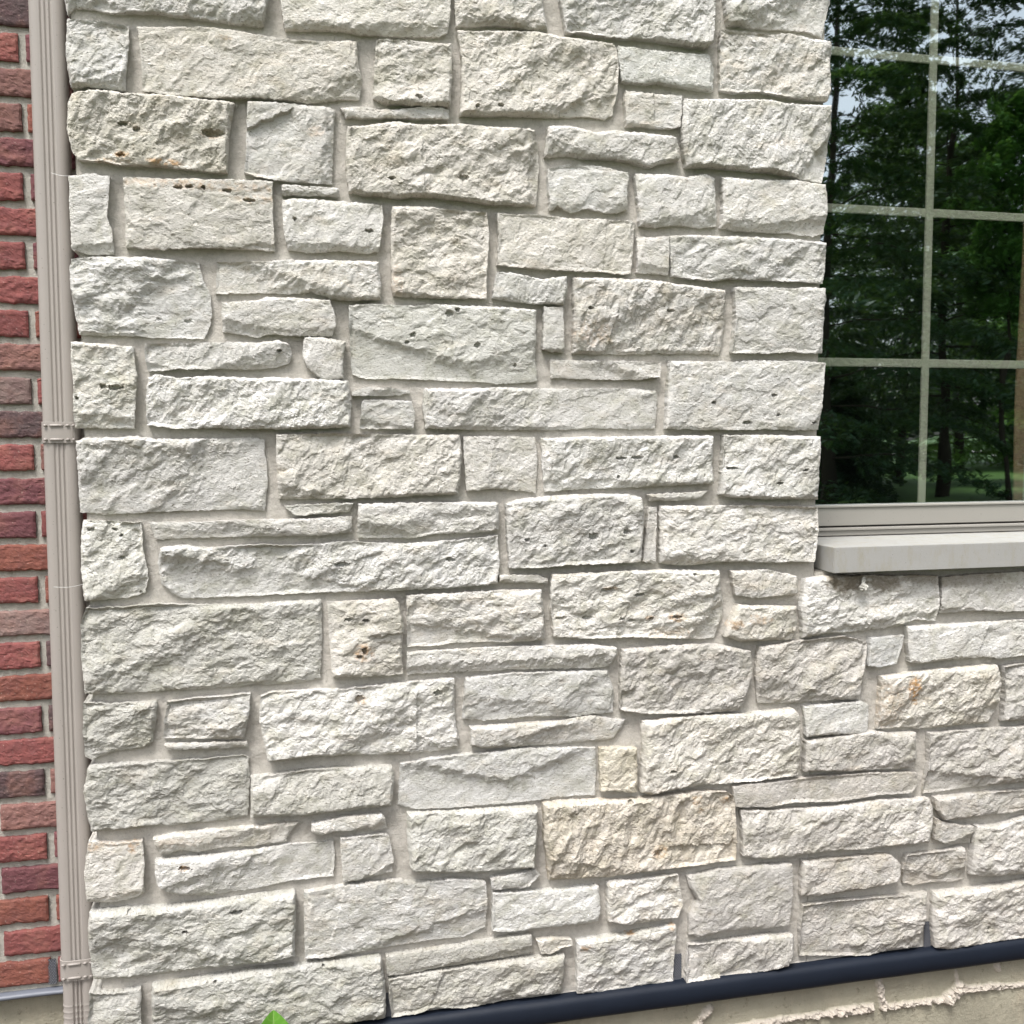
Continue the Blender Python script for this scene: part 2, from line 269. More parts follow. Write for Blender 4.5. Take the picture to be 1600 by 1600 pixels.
# ------------------------------------------------------------------ the stone wall
# Outlines in millimetres on the wall plane (x, z): top, bottom, left, right edge of each stone, then how it is dressed.
STONES = """
-305,2384 61,2420|-303,2260 -288,2274 -224,2270 -139,2274 -68,2271 35,2266 49,2269|-307,2316|59,2315
-302,2250 -252,2250 -196,2247|-300,2129 -256,2129 -205,2130|-308,2189|-196,2206 -201,2177#f:mid
-180,2245 -117,2249 -59,2255 -30,2253 34,2249 100,2245 154,2245 226,2253|-174,2129 -120,2125 -39,2127 32,2132 140,2130 190,2142 229,2143|-177,2207 -174,2167|228,2209 235,2173#b:98,2139,209,2186,0.5;c:1,.965,.90
264,2258 316,2261 354,2260 411,2260|255,2148 283,2137 340,2136 408,2141|260,2233 258,2181|412,2223 411,2173#b:274,2255,277,2139,0.8;c:1,.965,.90
81,2411 411,2443|89,2263 155,2269 204,2271 231,2268 272,2269 309,2270 388,2275 404,2283|80,2316 87,2267|411,2346 409,2309#b:106,2277,405,2299,0.5;c:1,.965,.90
421,2444 589,2461|423,2298 457,2300 496,2306 535,2306 575,2303 610,2301|420,2347|598,2362 603,2335
424,2287 483,2292 535,2296 582,2300 642,2293 711,2290 748,2289 756,2281|429,2125 482,2128 535,2132 602,2133 670,2140 711,2142 736,2138 753,2150|433,2224 430,2162|761,2249 759,2198#s:629,2135,690,2186,5.2;c:1,.965,.90
626,2477 976,2512|649,2303 686,2306 745,2300 824,2304 864,2301 914,2297 957,2297 969,2309|636,2366 642,2335|976,2396 974,2363
759,2286 787,2284 843,2282 960,2283|769,2215 825,2215 851,2218 896,2214 944,2211 973,2211|762,2249|974,2256#f:flat;c:.97,1.01,1.0
776,2196 837,2195 901,2195|779,2128 844,2126 880,2127 899,2133|776,2167|901,2162#f:flat;s:840,2125,837,2197,2.6
610,2114 652,2118 711,2108 753,2115 889,2110|605,2055 652,2060 698,2056 774,2056 834,2044 859,2055 898,2062|608,2085|895,2089
904,2188 966,2192 1098,2200 1146,2195 1245,2197|912,2050 970,2051 1007,2051 1101,2048 1149,2043 1207,2038 1235,2036|903,2096|1248,2134 1242,2062#b:1166,2040,1194,2077,1
992,2501 1247,2526|1006,2348 1059,2349 1095,2351 1151,2352 1193,2354 1227,2342|996,2398 1001,2359|1245,2420 1236,2379#b:1022,2354,1073,2385,0.6
988,2337 1040,2336 1096,2334 1143,2341 1201,2333 1245,2338|990,2214 1024,2210 1083,2216 1146,2209 1204,2206 1237,2206|988,2266|1250,2329 1248,2286 1245,2225
-300,2118 -261,2126 -205,2124 -143,2126 -72,2123 -48,2122 -7,2119|-291,1997 -246,1997 -215,1992 -175,1994 -133,1993 -77,1990 -23,1987|-305,2103 -309,2054 -301,2014|-16,2078 -21,2024#f:rough;c:.98,.93,.82
16,2124 32,2124 86,2125 167,2123 182,2121|8,1990 29,1984 74,1979 134,1977 174,1978|14,2074|179,2084 176,2035#s:11,2074,92,2112,10.4;b:150,1977,162,2122,0.6;f:flat
192,2124 245,2129 264,2124 317,2129 359,2136 407,2136|201,2106 245,2107 291,2111 355,2114 408,2118||
204,2089 245,2093 298,2104 342,2101 436,2108 535,2106 585,2108|206,1963 243,1959 306,1956 358,1962 449,1956 501,1951 535,1954 587,1954|200,2025|591,2078 594,2027#b:564,1955,573,2109,0.9;s:355,1956,346,2103,2.6;c:1,.965,.90;f:mid
610,2029 652,2041 719,2040 784,2031|616,1946 632,1956 660,1944 698,1955 740,1947 783,1954|612,1983|782,1992#b:612,1958,785,1970,0.4
798,2029 862,2032 913,2028 956,2037 977,2029|811,1925 846,1922 899,1930 955,1927 987,1932|804,1977|982,1968
993,2033 1027,2032 1101,2032 1165,2035 1238,2029|994,1928 1036,1923 1103,1923 1159,1923 1217,1918 1241,1925|998,1982|1242,1980
-308,1967 -275,1973 -236,1971|-307,1834 -279,1826 -234,1829|-308,1909|-238,1942 -244,1898 -234,1869
-213,1971 -147,1971 -75,1974 29,1977 60,1975|-212,1842 -150,1840 -78,1846 27,1846 62,1845|-212,1914|60,1912#c:1,.965,.90
77,1971 134,1971 187,1970|77,1952 134,1954 187,1954||
78,1945 150,1946 243,1942 271,1939|87,1848 132,1845 186,1850 242,1847 263,1851|78,1896|273,1915
290,1940 354,1942 403,1939 483,1936|291,1765 337,1764 402,1763 481,1765|287,1890 288,1812|487,1882 481,1818#c:1,.965,.90
504,1937 535,1935 595,1938 653,1932 792,1934 802,1931|504,1833 535,1830 602,1827 671,1825 734,1826 776,1822 791,1825|508,1889|797,1878#s:727,1826,737,1931,1.95;c:1,.965,.90
806,1902 839,1901 875,1904|807,1828 840,1827 876,1825||877,1864
878,1906 936,1910 1009,1910 1103,1910 1179,1909 1241,1904|883,1823 919,1818 981,1815 1010,1821 1105,1819 1181,1819 1238,1817||1241,1842
-308,1817 -265,1822 -179,1824 -81,1818|-300,1678 -240,1677 -154,1675 -75,1674|-312,1798 -309,1749|-73,1786 -59,1756 -58,1719 -65,1691#b:-280,1687,-204,1751,0.36;b:-210,1747,-59,1736,0.36;f:mid
-49,1820 26,1823 71,1827 163,1831 263,1831|-50,1761 25,1764 100,1764 131,1770 168,1756 222,1753 266,1758||267,1792
-39,1744 -5,1747 25,1749 45,1756 100,1756 166,1753|-38,1687 -7,1684 23,1678 54,1685 99,1682 130,1683 170,1683|-40,1710|176,1725 177,1706#b:-38,1692,177,1700,0.4
-182,1663 -96,1665 -22,1669 23,1668 68,1674 86,1666|-178,1611 -127,1615 -68,1616 22,1617 59,1621 86,1630|-183,1635|91,1645#b:-62,1617,72,1663,0.5
115,1680 146,1680 177,1676 196,1673|120,1620 139,1605 153,1599 191,1600|111,1645|191,1637#f:flat;b:127,1670,124,1614,0.7
203,1744 256,1748 320,1747 385,1750 534,1748 585,1744|210,1609 239,1600 319,1602 368,1599 450,1597 500,1593 548,1594 590,1599|204,1665|585,1708 585,1643#f:flat;c:.97,1,.97
504,1818 535,1817 595,1807 650,1814|494,1767 534,1760 585,1756 643,1756|498,1793|652,1784
602,1751 643,1751|600,1664 619,1660 646,1658|601,1711|645,1709
665,1812 741,1813 828,1813 920,1804 993,1799 1009,1797|666,1657 777,1656 848,1660 958,1661 998,1658|666,1725|1010,1747 1004,1682#b:664,1706,755,1741,0.35;s:734,1654,758,1745,3.9;s:804,1655,797,1795,1.3;f:mid
1027,1803 1105,1805 1154,1804 1192,1807 1242,1807|1022,1663 1108,1663 1156,1667 1207,1665 1240,1667|1031,1733|1245,1784 1240,1721
619,1644 706,1642 777,1643 859,1641|619,1606 707,1604 806,1603 858,1610||
880,1643 976,1644 1108,1647 1185,1648 1245,1644|872,1500 960,1497 1111,1498 1188,1497 1236,1498|874,1561|1243,1581 1237,1528#b:1206,1497,1238,1542,0.5
-313,1664 -269,1662 -202,1656|-312,1503 -260,1503 -206,1502|-314,1631 -311,1571 -313,1526|-198,1602 -203,1542#b:-316,1534,-202,1520,0.7;c:.98,1,.97;f:mid
-178,1599 -162,1605 -127,1598 -68,1603 22,1599 52,1602 145,1599 201,1596|-182,1508 -129,1502 -40,1503 20,1501 81,1500 158,1501 202,1505|-183,1556|207,1558#f:rough
207,1576 239,1585 277,1584 325,1577|207,1568 271,1566 303,1569 323,1573||
227,1559 270,1558 327,1557|221,1501 270,1500 329,1501|224,1526|333,1533
351,1582 450,1583 534,1586 637,1584 794,1586 855,1581|354,1501 433,1499 534,1498 654,1498 707,1502 795,1499 853,1501|349,1543|855,1545#s:651,1560,777,1585,3.9;b:416,1498,460,1559,0.3
-312,1478 -297,1485 -203,1488 -159,1483 20,1483 35,1479|-308,1343 -250,1339 -163,1342 -44,1344 34,1341|-310,1436 -309,1375|37,1451 41,1401#b:-214,1374,-101,1465,0.45;b:-101,1465,37,1436,0.3;f:mid
58,1490 174,1492 350,1489 425,1489|62,1362 125,1362 204,1362 284,1363 333,1365 420,1367|57,1432|428,1446 425,1396#s:193,1488,164,1406,2.6;c:1,.965,.90
433,1485 534,1485 587,1482|439,1374 482,1377 534,1375 587,1367|435,1429|591,1427#b:475,1372,493,1474,0.3;c:1,.97,.94
598,1481 707,1484 850,1485 981,1485|605,1369 689,1373 815,1376 924,1380 984,1382|601,1427|979,1424#b:619,1474,614,1370,0.8
1005,1486 1111,1486 1168,1485 1236,1482|999,1358 1025,1351 1113,1345 1170,1344 1238,1343|1004,1424|1238,1404#f:mid
832,1360 902,1363 969,1364|837,1346 903,1345 954,1351||#c:.85,.84,.8
-302,1330 -250,1326 -197,1323|-304,1175 -270,1176 -225,1177 -194,1186|-308,1300 -309,1239|-197,1281 -189,1232 -189,1211#b:-301,1176,-224,1220,0.5;b:-200,1182,-208,1319,0.6;b:-297,1327,-300,1180,0.8;c:.98,1,.97;f:mid
-185,1322 -104,1321 17,1324 84,1323 204,1326|-173,1288 -120,1290 -45,1290 16,1290 78,1290 155,1290 203,1294||
72,1350 141,1352 208,1353|78,1341 93,1330 141,1332 201,1335||#c:.92,.93,.88
217,1351 333,1352 432,1351 505,1349|216,1282 283,1280 333,1279 366,1286 466,1287 505,1289|215,1319|506,1318#b:216,1303,506,1313,0.3
-164,1273 -127,1277 -75,1271 16,1274 108,1272 203,1277 251,1271 300,1269 399,1272 502,1280|-164,1201 -145,1183 -123,1172 -63,1172 14,1172 76,1173 202,1174 282,1174 398,1174 502,1180|-170,1241|506,1229#f:rough
520,1347 568,1358 672,1363 786,1362 815,1354|527,1211 585,1211 654,1215 761,1216 814,1217|524,1279|821,1323 818,1272#b:533,1211,603,1327,-0.15;f:mid
834,1333 853,1333|823,1217 851,1210|829,1272|852,1271
862,1336 962,1334 1113,1332 1191,1328 1235,1325|863,1210 919,1203 964,1207 1001,1211 1116,1205 1193,1205 1228,1203|862,1271|1239,1279 1235,1233#f:mid
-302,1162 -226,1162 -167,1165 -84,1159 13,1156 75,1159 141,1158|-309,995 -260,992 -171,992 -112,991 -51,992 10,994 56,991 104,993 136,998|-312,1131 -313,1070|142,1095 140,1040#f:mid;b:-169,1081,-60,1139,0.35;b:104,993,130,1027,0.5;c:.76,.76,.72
153,1153 234,1157 288,1157 296,1150|161,1001 215,1000 264,999 303,1002|156,1078|307,1097 302,1055#s:246,1084,307,1087,7.8;b:199,1154,177,1005,0.5;c:1,.98,.93
312,1163 398,1164 499,1166 597,1164|314,1054 364,1053 413,1058 465,1058 533,1054 585,1056 605,1056|313,1103|601,1108
507,1197 589,1196 611,1185|507,1182 561,1180 612,1177||#f:flat;c:.92,.9,.86
619,1196 708,1196 797,1198 889,1197 1001,1192|625,1062 709,1055 798,1053 891,1047 954,1041 993,1041|617,1124|1005,1151 1014,1122 1012,1087#b:958,1039,974,1102,0.9;b:973,1095,1014,1136,0.6;s:759,1052,809,1158,3.9;c:1,.98,.93;f:mid
312,1044 413,1045 533,1046 603,1044 709,1042 765,1033|313,997 397,997 533,995 638,992 731,989 754,992||765,1014#b:350,1018,533,1019,0.7
1027,1189 1116,1189 1186,1174|1040,1135 1079,1128 1117,1129 1189,1131|1032,1164|1188,1155
1044,1114 1117,1109 1189,1105|1014,1044 1049,1032 1119,1029 1181,1029|1020,1072|1188,1064#c:.97,.94,.88
1205,1165 1273,1171 1394,1167 1543,1162|1205,1032 1256,1038 1341,1040 1417,1044 1463,1049 1491,1061 1547,1054|1197,1100|1549,1105#b:1438,1073,1546,1086,0.6;f:mid
1555,1157 1645,1162 1775,1163 1881,1164|1556,1072 1648,1076 1712,1070 1779,1070 1885,1072||
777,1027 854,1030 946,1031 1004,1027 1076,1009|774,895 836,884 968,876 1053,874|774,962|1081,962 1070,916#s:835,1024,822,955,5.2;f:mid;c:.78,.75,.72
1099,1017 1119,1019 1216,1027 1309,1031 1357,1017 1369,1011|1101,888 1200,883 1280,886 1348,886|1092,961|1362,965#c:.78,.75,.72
1374,1024 1415,1023 1459,1027|1370,959 1400,956 1441,961||1452,990#f:flat;c:.96,.98,1
1467,1045 1606,1047 1779,1047 1886,1049|1478,962 1503,958 1587,964 1673,965 1716,959 1783,963 1890,967|1471,1000|#s:1652,960,1676,1028,3.9
1404,933 1525,942 1610,944 1708,944|1399,810 1487,808 1508,801 1615,803 1699,803|1402,869|1719,888 1717,842#s:1508,799,1534,937,2.6;b:1398,828,1486,837,0.6;c:.98,.94,.86;f:rough
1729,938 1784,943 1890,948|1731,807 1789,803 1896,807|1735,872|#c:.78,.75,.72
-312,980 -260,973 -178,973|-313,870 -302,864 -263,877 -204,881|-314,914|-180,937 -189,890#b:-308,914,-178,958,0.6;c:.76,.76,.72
-160,971 -112,975 -58,976 -1,978|-168,898 -114,894 -53,888 -14,884|-165,935|-4,942
-166,886 -84,884 -8,880|-162,877 -84,872 -6,868||
19,971 41,978 199,977 280,981 330,983 410,985|32,839 117,842 230,835 312,830 378,832 419,837|15,924 23,884|411,931 415,881 422,856#b:108,843,290,925,0.35;s:331,831,329,983,3.9
433,984 499,987 533,989 638,986 745,982|430,896 498,889 568,893 674,886 760,888|430,930|760,944#b:426,948,638,921,0.4;b:635,921,716,982,0.4;f:flat
444,880 533,880 638,880 709,885 789,870|445,841 480,833 533,829 638,828 710,829 760,829||778,849
824,867 893,870 1006,870 1122,869 1184,873 1194,860|821,711 845,704 879,708 917,711 970,716 1085,713 1202,720|826,799|1200,809 1204,742#s:899,711,893,830,2.6;c:1,.965,.90;f:mid
1211,875 1280,877 1356,880 1371,868|1217,806 1282,807 1347,804 1369,806||1372,841
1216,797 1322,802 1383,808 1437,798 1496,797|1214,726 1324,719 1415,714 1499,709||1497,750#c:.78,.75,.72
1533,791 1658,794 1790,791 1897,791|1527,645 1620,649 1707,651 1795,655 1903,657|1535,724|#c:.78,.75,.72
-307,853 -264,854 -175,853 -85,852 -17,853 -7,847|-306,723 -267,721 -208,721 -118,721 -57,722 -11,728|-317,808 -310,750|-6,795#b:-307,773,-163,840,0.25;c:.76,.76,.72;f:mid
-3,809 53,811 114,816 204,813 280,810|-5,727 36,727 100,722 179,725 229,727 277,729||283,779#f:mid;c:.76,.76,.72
297,812 396,821 533,825 568,825 720,815|291,724 328,711 395,707 445,708 533,707 584,707 638,712 720,708|294,764|724,771#f:flat;b:395,710,491,748,0.6;b:484,746,603,792,0.6
728,813 768,813 812,809|732,719 764,719 798,712 814,712|729,764|814,758#c:1.0,.91,.70;l:small pale yellow stone
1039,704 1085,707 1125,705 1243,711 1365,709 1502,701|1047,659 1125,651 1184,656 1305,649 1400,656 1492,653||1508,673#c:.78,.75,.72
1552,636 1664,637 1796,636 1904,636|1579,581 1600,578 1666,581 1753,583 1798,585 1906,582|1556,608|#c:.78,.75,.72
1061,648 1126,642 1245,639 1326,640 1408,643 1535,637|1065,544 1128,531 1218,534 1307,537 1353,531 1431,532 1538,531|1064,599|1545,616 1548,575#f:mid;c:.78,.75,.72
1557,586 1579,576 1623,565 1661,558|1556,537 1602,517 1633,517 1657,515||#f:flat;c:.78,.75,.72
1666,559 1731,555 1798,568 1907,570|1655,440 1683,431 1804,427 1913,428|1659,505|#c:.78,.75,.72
-311,707 -268,698 -212,699|-317,583 -271,578 -227,582 -211,593|-320,647|-208,664 -212,619#b:-315,591,-211,602,0.6;c:1,.97,.92
-194,701 -118,707 5,706 61,708 89,705|-180,666 -135,669 -105,664 -58,668 4,664 35,667 63,668||75,690#c:1,.97,.92
115,703 179,711 255,712 264,703|114,686 133,677 157,682 228,684 241,676 268,677||
-190,656 -119,655 4,657 82,661 159,659|-185,603 -158,581 -91,571 2,576 66,584 158,585|-190,630|161,621#b:-121,575,-65,650,0.25;b:-187,597,-133,615,0.6
172,667 261,667 271,662|177,574 227,578 279,584|173,620|280,616#b:194,571,234,587,0.7
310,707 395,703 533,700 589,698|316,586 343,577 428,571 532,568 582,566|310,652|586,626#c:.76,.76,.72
601,703 638,705 783,697 857,698 950,701 1024,696 1041,683|616,531 675,527 747,526 839,530 896,532 972,534 1049,536|603,624|1046,637 1050,583#f:rough;c:.91,.81,.67;s:896,582,1049,574,5.2;l:large rough tan stone
486,549 532,554 584,561 594,549|490,523 532,525 553,521 570,525||
489,518 532,515 639,509 726,509|490,435 532,429 603,431 675,428 727,429||729,470#f:flat;c:.98,1,1;b:646,429,726,441,0.4
746,514 821,515 910,517|748,426 785,417 878,418 911,419|746,471|915,486 921,449#f:rough;c:1,.98,.95
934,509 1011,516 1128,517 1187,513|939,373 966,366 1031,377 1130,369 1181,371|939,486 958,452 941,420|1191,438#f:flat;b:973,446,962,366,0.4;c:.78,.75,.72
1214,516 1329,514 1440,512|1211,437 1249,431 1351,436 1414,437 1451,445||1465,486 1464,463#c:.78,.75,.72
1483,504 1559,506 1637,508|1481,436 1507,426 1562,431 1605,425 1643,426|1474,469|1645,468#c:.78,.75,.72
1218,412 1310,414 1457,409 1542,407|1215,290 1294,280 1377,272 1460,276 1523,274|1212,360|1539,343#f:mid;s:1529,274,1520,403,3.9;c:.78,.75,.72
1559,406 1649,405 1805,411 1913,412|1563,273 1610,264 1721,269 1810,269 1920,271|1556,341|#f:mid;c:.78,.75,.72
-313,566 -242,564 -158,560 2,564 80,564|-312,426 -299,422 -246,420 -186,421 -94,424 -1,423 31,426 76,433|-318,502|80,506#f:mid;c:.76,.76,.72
98,559 194,568 293,566 326,557 410,557 475,546|97,423 127,420 225,422 325,426 428,425 476,441|96,487|478,497#f:flat;b:133,418,245,442,0.6;s:178,559,154,460,1.95
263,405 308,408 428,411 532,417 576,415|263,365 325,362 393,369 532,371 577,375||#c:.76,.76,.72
587,403 627,404 666,395|596,372 620,370 643,380 668,383||#c:.97,.93,.85
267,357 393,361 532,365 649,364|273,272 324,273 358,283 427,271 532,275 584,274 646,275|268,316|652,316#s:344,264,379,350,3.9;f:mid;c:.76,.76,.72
676,391 785,394 906,402|678,271 749,266 841,269 905,268|677,335|906,340#b:683,298,823,346,0.2
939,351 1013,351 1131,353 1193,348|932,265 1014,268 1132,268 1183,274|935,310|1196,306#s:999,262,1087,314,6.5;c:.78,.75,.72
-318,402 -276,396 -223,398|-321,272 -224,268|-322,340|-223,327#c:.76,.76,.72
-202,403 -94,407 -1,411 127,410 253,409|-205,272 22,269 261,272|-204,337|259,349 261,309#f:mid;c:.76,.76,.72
"""
PITS = [(-49, 2058, 18.2, 5.2, 9), (-212, 2067, 7.8, 2.6, 9), (-216, 2011, 6.5, 2.6, 9), (-187, 2059, 5.2, 3.9, 9), (-114, 1956, 6.5, 2.6, 9), (-94, 1958, 6.5, 2.6, 9), (-25, 1955, 7.8, 2.6, 9), (-68, 1958, 3.9, 2.6, 9), (16, 1938, 10.4, 2.6, 9), (345, 2152, 6.5, 2.6, 9), (511, 2147, 5.2, 2.6, 9), (461, 2142, 5.2, 2.6, 9), (434, 2002, 9.1, 5.2, 9), (289, 1992, 5.2, 2.6, 9), (245, 1890, 7.8, 2.6, 9), (100, 1906, 3.9, 2.6, 9), (-259, 1581, 5.2, 3.9, 9), (-239, 1579, 13.0, 3.9, 9), (-306, 1559, 2.6, 2.6, 9), (-156, 1710, 5.2, 2.6, 9), (-103, 1707, 6.5, 3.2, 9), (404, 1733, 6.5, 5.2, 9), (421, 1740, 5.2, 3.9, 9), (462, 1670, 5.2, 5.2, 9), (330, 1689, 5.2, 3.9, 9), (318, 1674, 3.9, 2.6, 9), (699, 1750, 5.2, 2.6, 9), (878, 1749, 7.8, 2.6, 9), (542, 1631, 2.6, 3.9, 9), (981, 1556, 5.2, 2.6, 9), (1061, 1513, 9.1, 3.9, 9), (1122, 1573, 5.2, 2.6, 9), (1132, 1530, 3.9, 2.6, 9), (1222, 1513, 5.2, 2.6, 9), (771, 1438, 10.4, 2.6, 9), (807, 1439, 10.4, 2.6, 9), (894, 1440, 6.5, 2.6, 9), (766, 1398, 2.6, 3.9, 9), (1025, 1414, 10.4, 2.6, 9), (1197, 1409, 5.2, 2.6, 9), (1139, 1380, 7.8, 2.6, 9), (-246, 1324, 11.7, 3.9, 9), (-288, 1311, 6.5, 2.6, 9), (-234, 1299, 2.6, 2.6, 9), (-246, 1310, 3.9, 2.6, 9), (-235, 1256, 3.9, 2.6, 9), (-202, 1187, 2.6, 2.6, 9), (183, 1230, 13.0, 3.9, 9), (404, 1233, 7.8, 3.9, 9), (708, 1274, 9.1, 6.5, 9), (564, 1270, 5.2, 3.2, 9), (782, 1282, 6.5, 5.2, 9), (603, 1257, 2.6, 2.6, 9), (795, 1240, 3.9, 2.6, 9), (744, 1158, 13.0, 3.9, 9), (815, 1145, 9.1, 2.6, 9), (640, 1101, 10.4, 2.6, 9), (699, 1099, 10.4, 3.2, 9), (775, 1094, 5.2, 2.6, 9), (799, 1089, 6.5, 2.6, 9), (899, 1093, 10.4, 2.6, 9), (843, 1091, 5.2, 2.6, 9), (938, 1186, 3.9, 2.6, 9), (225, 1053, 3.9, 6.5, 9), (215, 1041, 5.2, 2.6, 9), (194, 1118, 6.5, 2.6, 9), (229, 1115, 5.2, 2.6, 9), (214, 953, 7.8, 6.5, 9), (375, 957, 7.8, 5.2, 9), (891, 755, 7.8, 2.6, 9), (1027, 762, 7.8, 2.6, 9), (-134, 638, 10.4, 3.9, 9), (795, 691, 5.2, 5.2, 9), (862, 570, 9.1, 6.5, 9), (-239, 561, 3.9, 2.6, 9), (-135, 508, 6.5, 2.6, 9), (-36, 539, 10.4, 3.9, 9), (133, 405, 2.6, 2.6, 9), (-80, 400, 2.6, 2.6, 9), (68, 1653, 3.9, 2.6, 9), (1712, 302, 3.9, 3.9, 9), (1296, 342, 2.6, 2.6, 9)]      # x, z, half width, half height, depth (mm)
RUST = [(-213, 2011, 13, 5, 0.8), (-134, 2001, 32, 6, 0.8), (-52, 2054, 16, 6, 0.4), (-231, 1999, 26, 5, 0.4), (-77, 1962, 143, 9, 0.35), (28, 1941, 39, 8, 0.3), (223, 1050, 18, 18, 0.6), (218, 951, 10, 8, 0.4), (902, 1093, 20, 10, 0.6), (843, 1092, 13, 6, 0.5), (748, 1160, 16, 5, 0.5), (887, 1058, 52, 13, 0.25), (1037, 1071, 18, 10, 0.5), (1098, 1077, 26, 8, 0.4), (1080, 1089, 10, 4, 0.4), (1487, 903, 18, 26, 0.9), (1493, 870, 10, 8, 0.8), (1422, 870, 39, 52, 0.25), (-303, 695, 10, 8, 0.5), (-230, 692, 10, 16, 0.6), (-261, 698, 39, 6, 0.3), (-134, 638, 10, 5, 0.9), (-155, 688, 52, 10, 0.2), (952, 682, 13, 10, 0.5), (1025, 678, 13, 10, 0.6), (959, 658, 10, 6, 0.5), (867, 572, 18, 13, 0.5), (797, 399, 13, 6, 0.8), (897, 399, 8, 8, 0.6), (694, 377, 13, 8, 0.6), (704, 1699, 46, 26, 0.25), (-25, 2237, 13, 5, 0.3), (145, 2074, 16, 10, 0.25), (297, 1792, 13, 32, 0.2), (-284, 2264, 13, 8, 0.3)]      # x, z, half width, half height, strength
DIRT = [(1309, 1158, 52, 26, 0.85), (1406, 1154, 39, 23, 0.75), (1597, 1152, 117, 18, 0.5), (1496, 1159, 52, 13, 0.5), (132, 1620, 10, 23, 0.2)]

STEP = 2.1
def parse(s): return [tuple(map(float, q.split(','))) for q in s.split()]

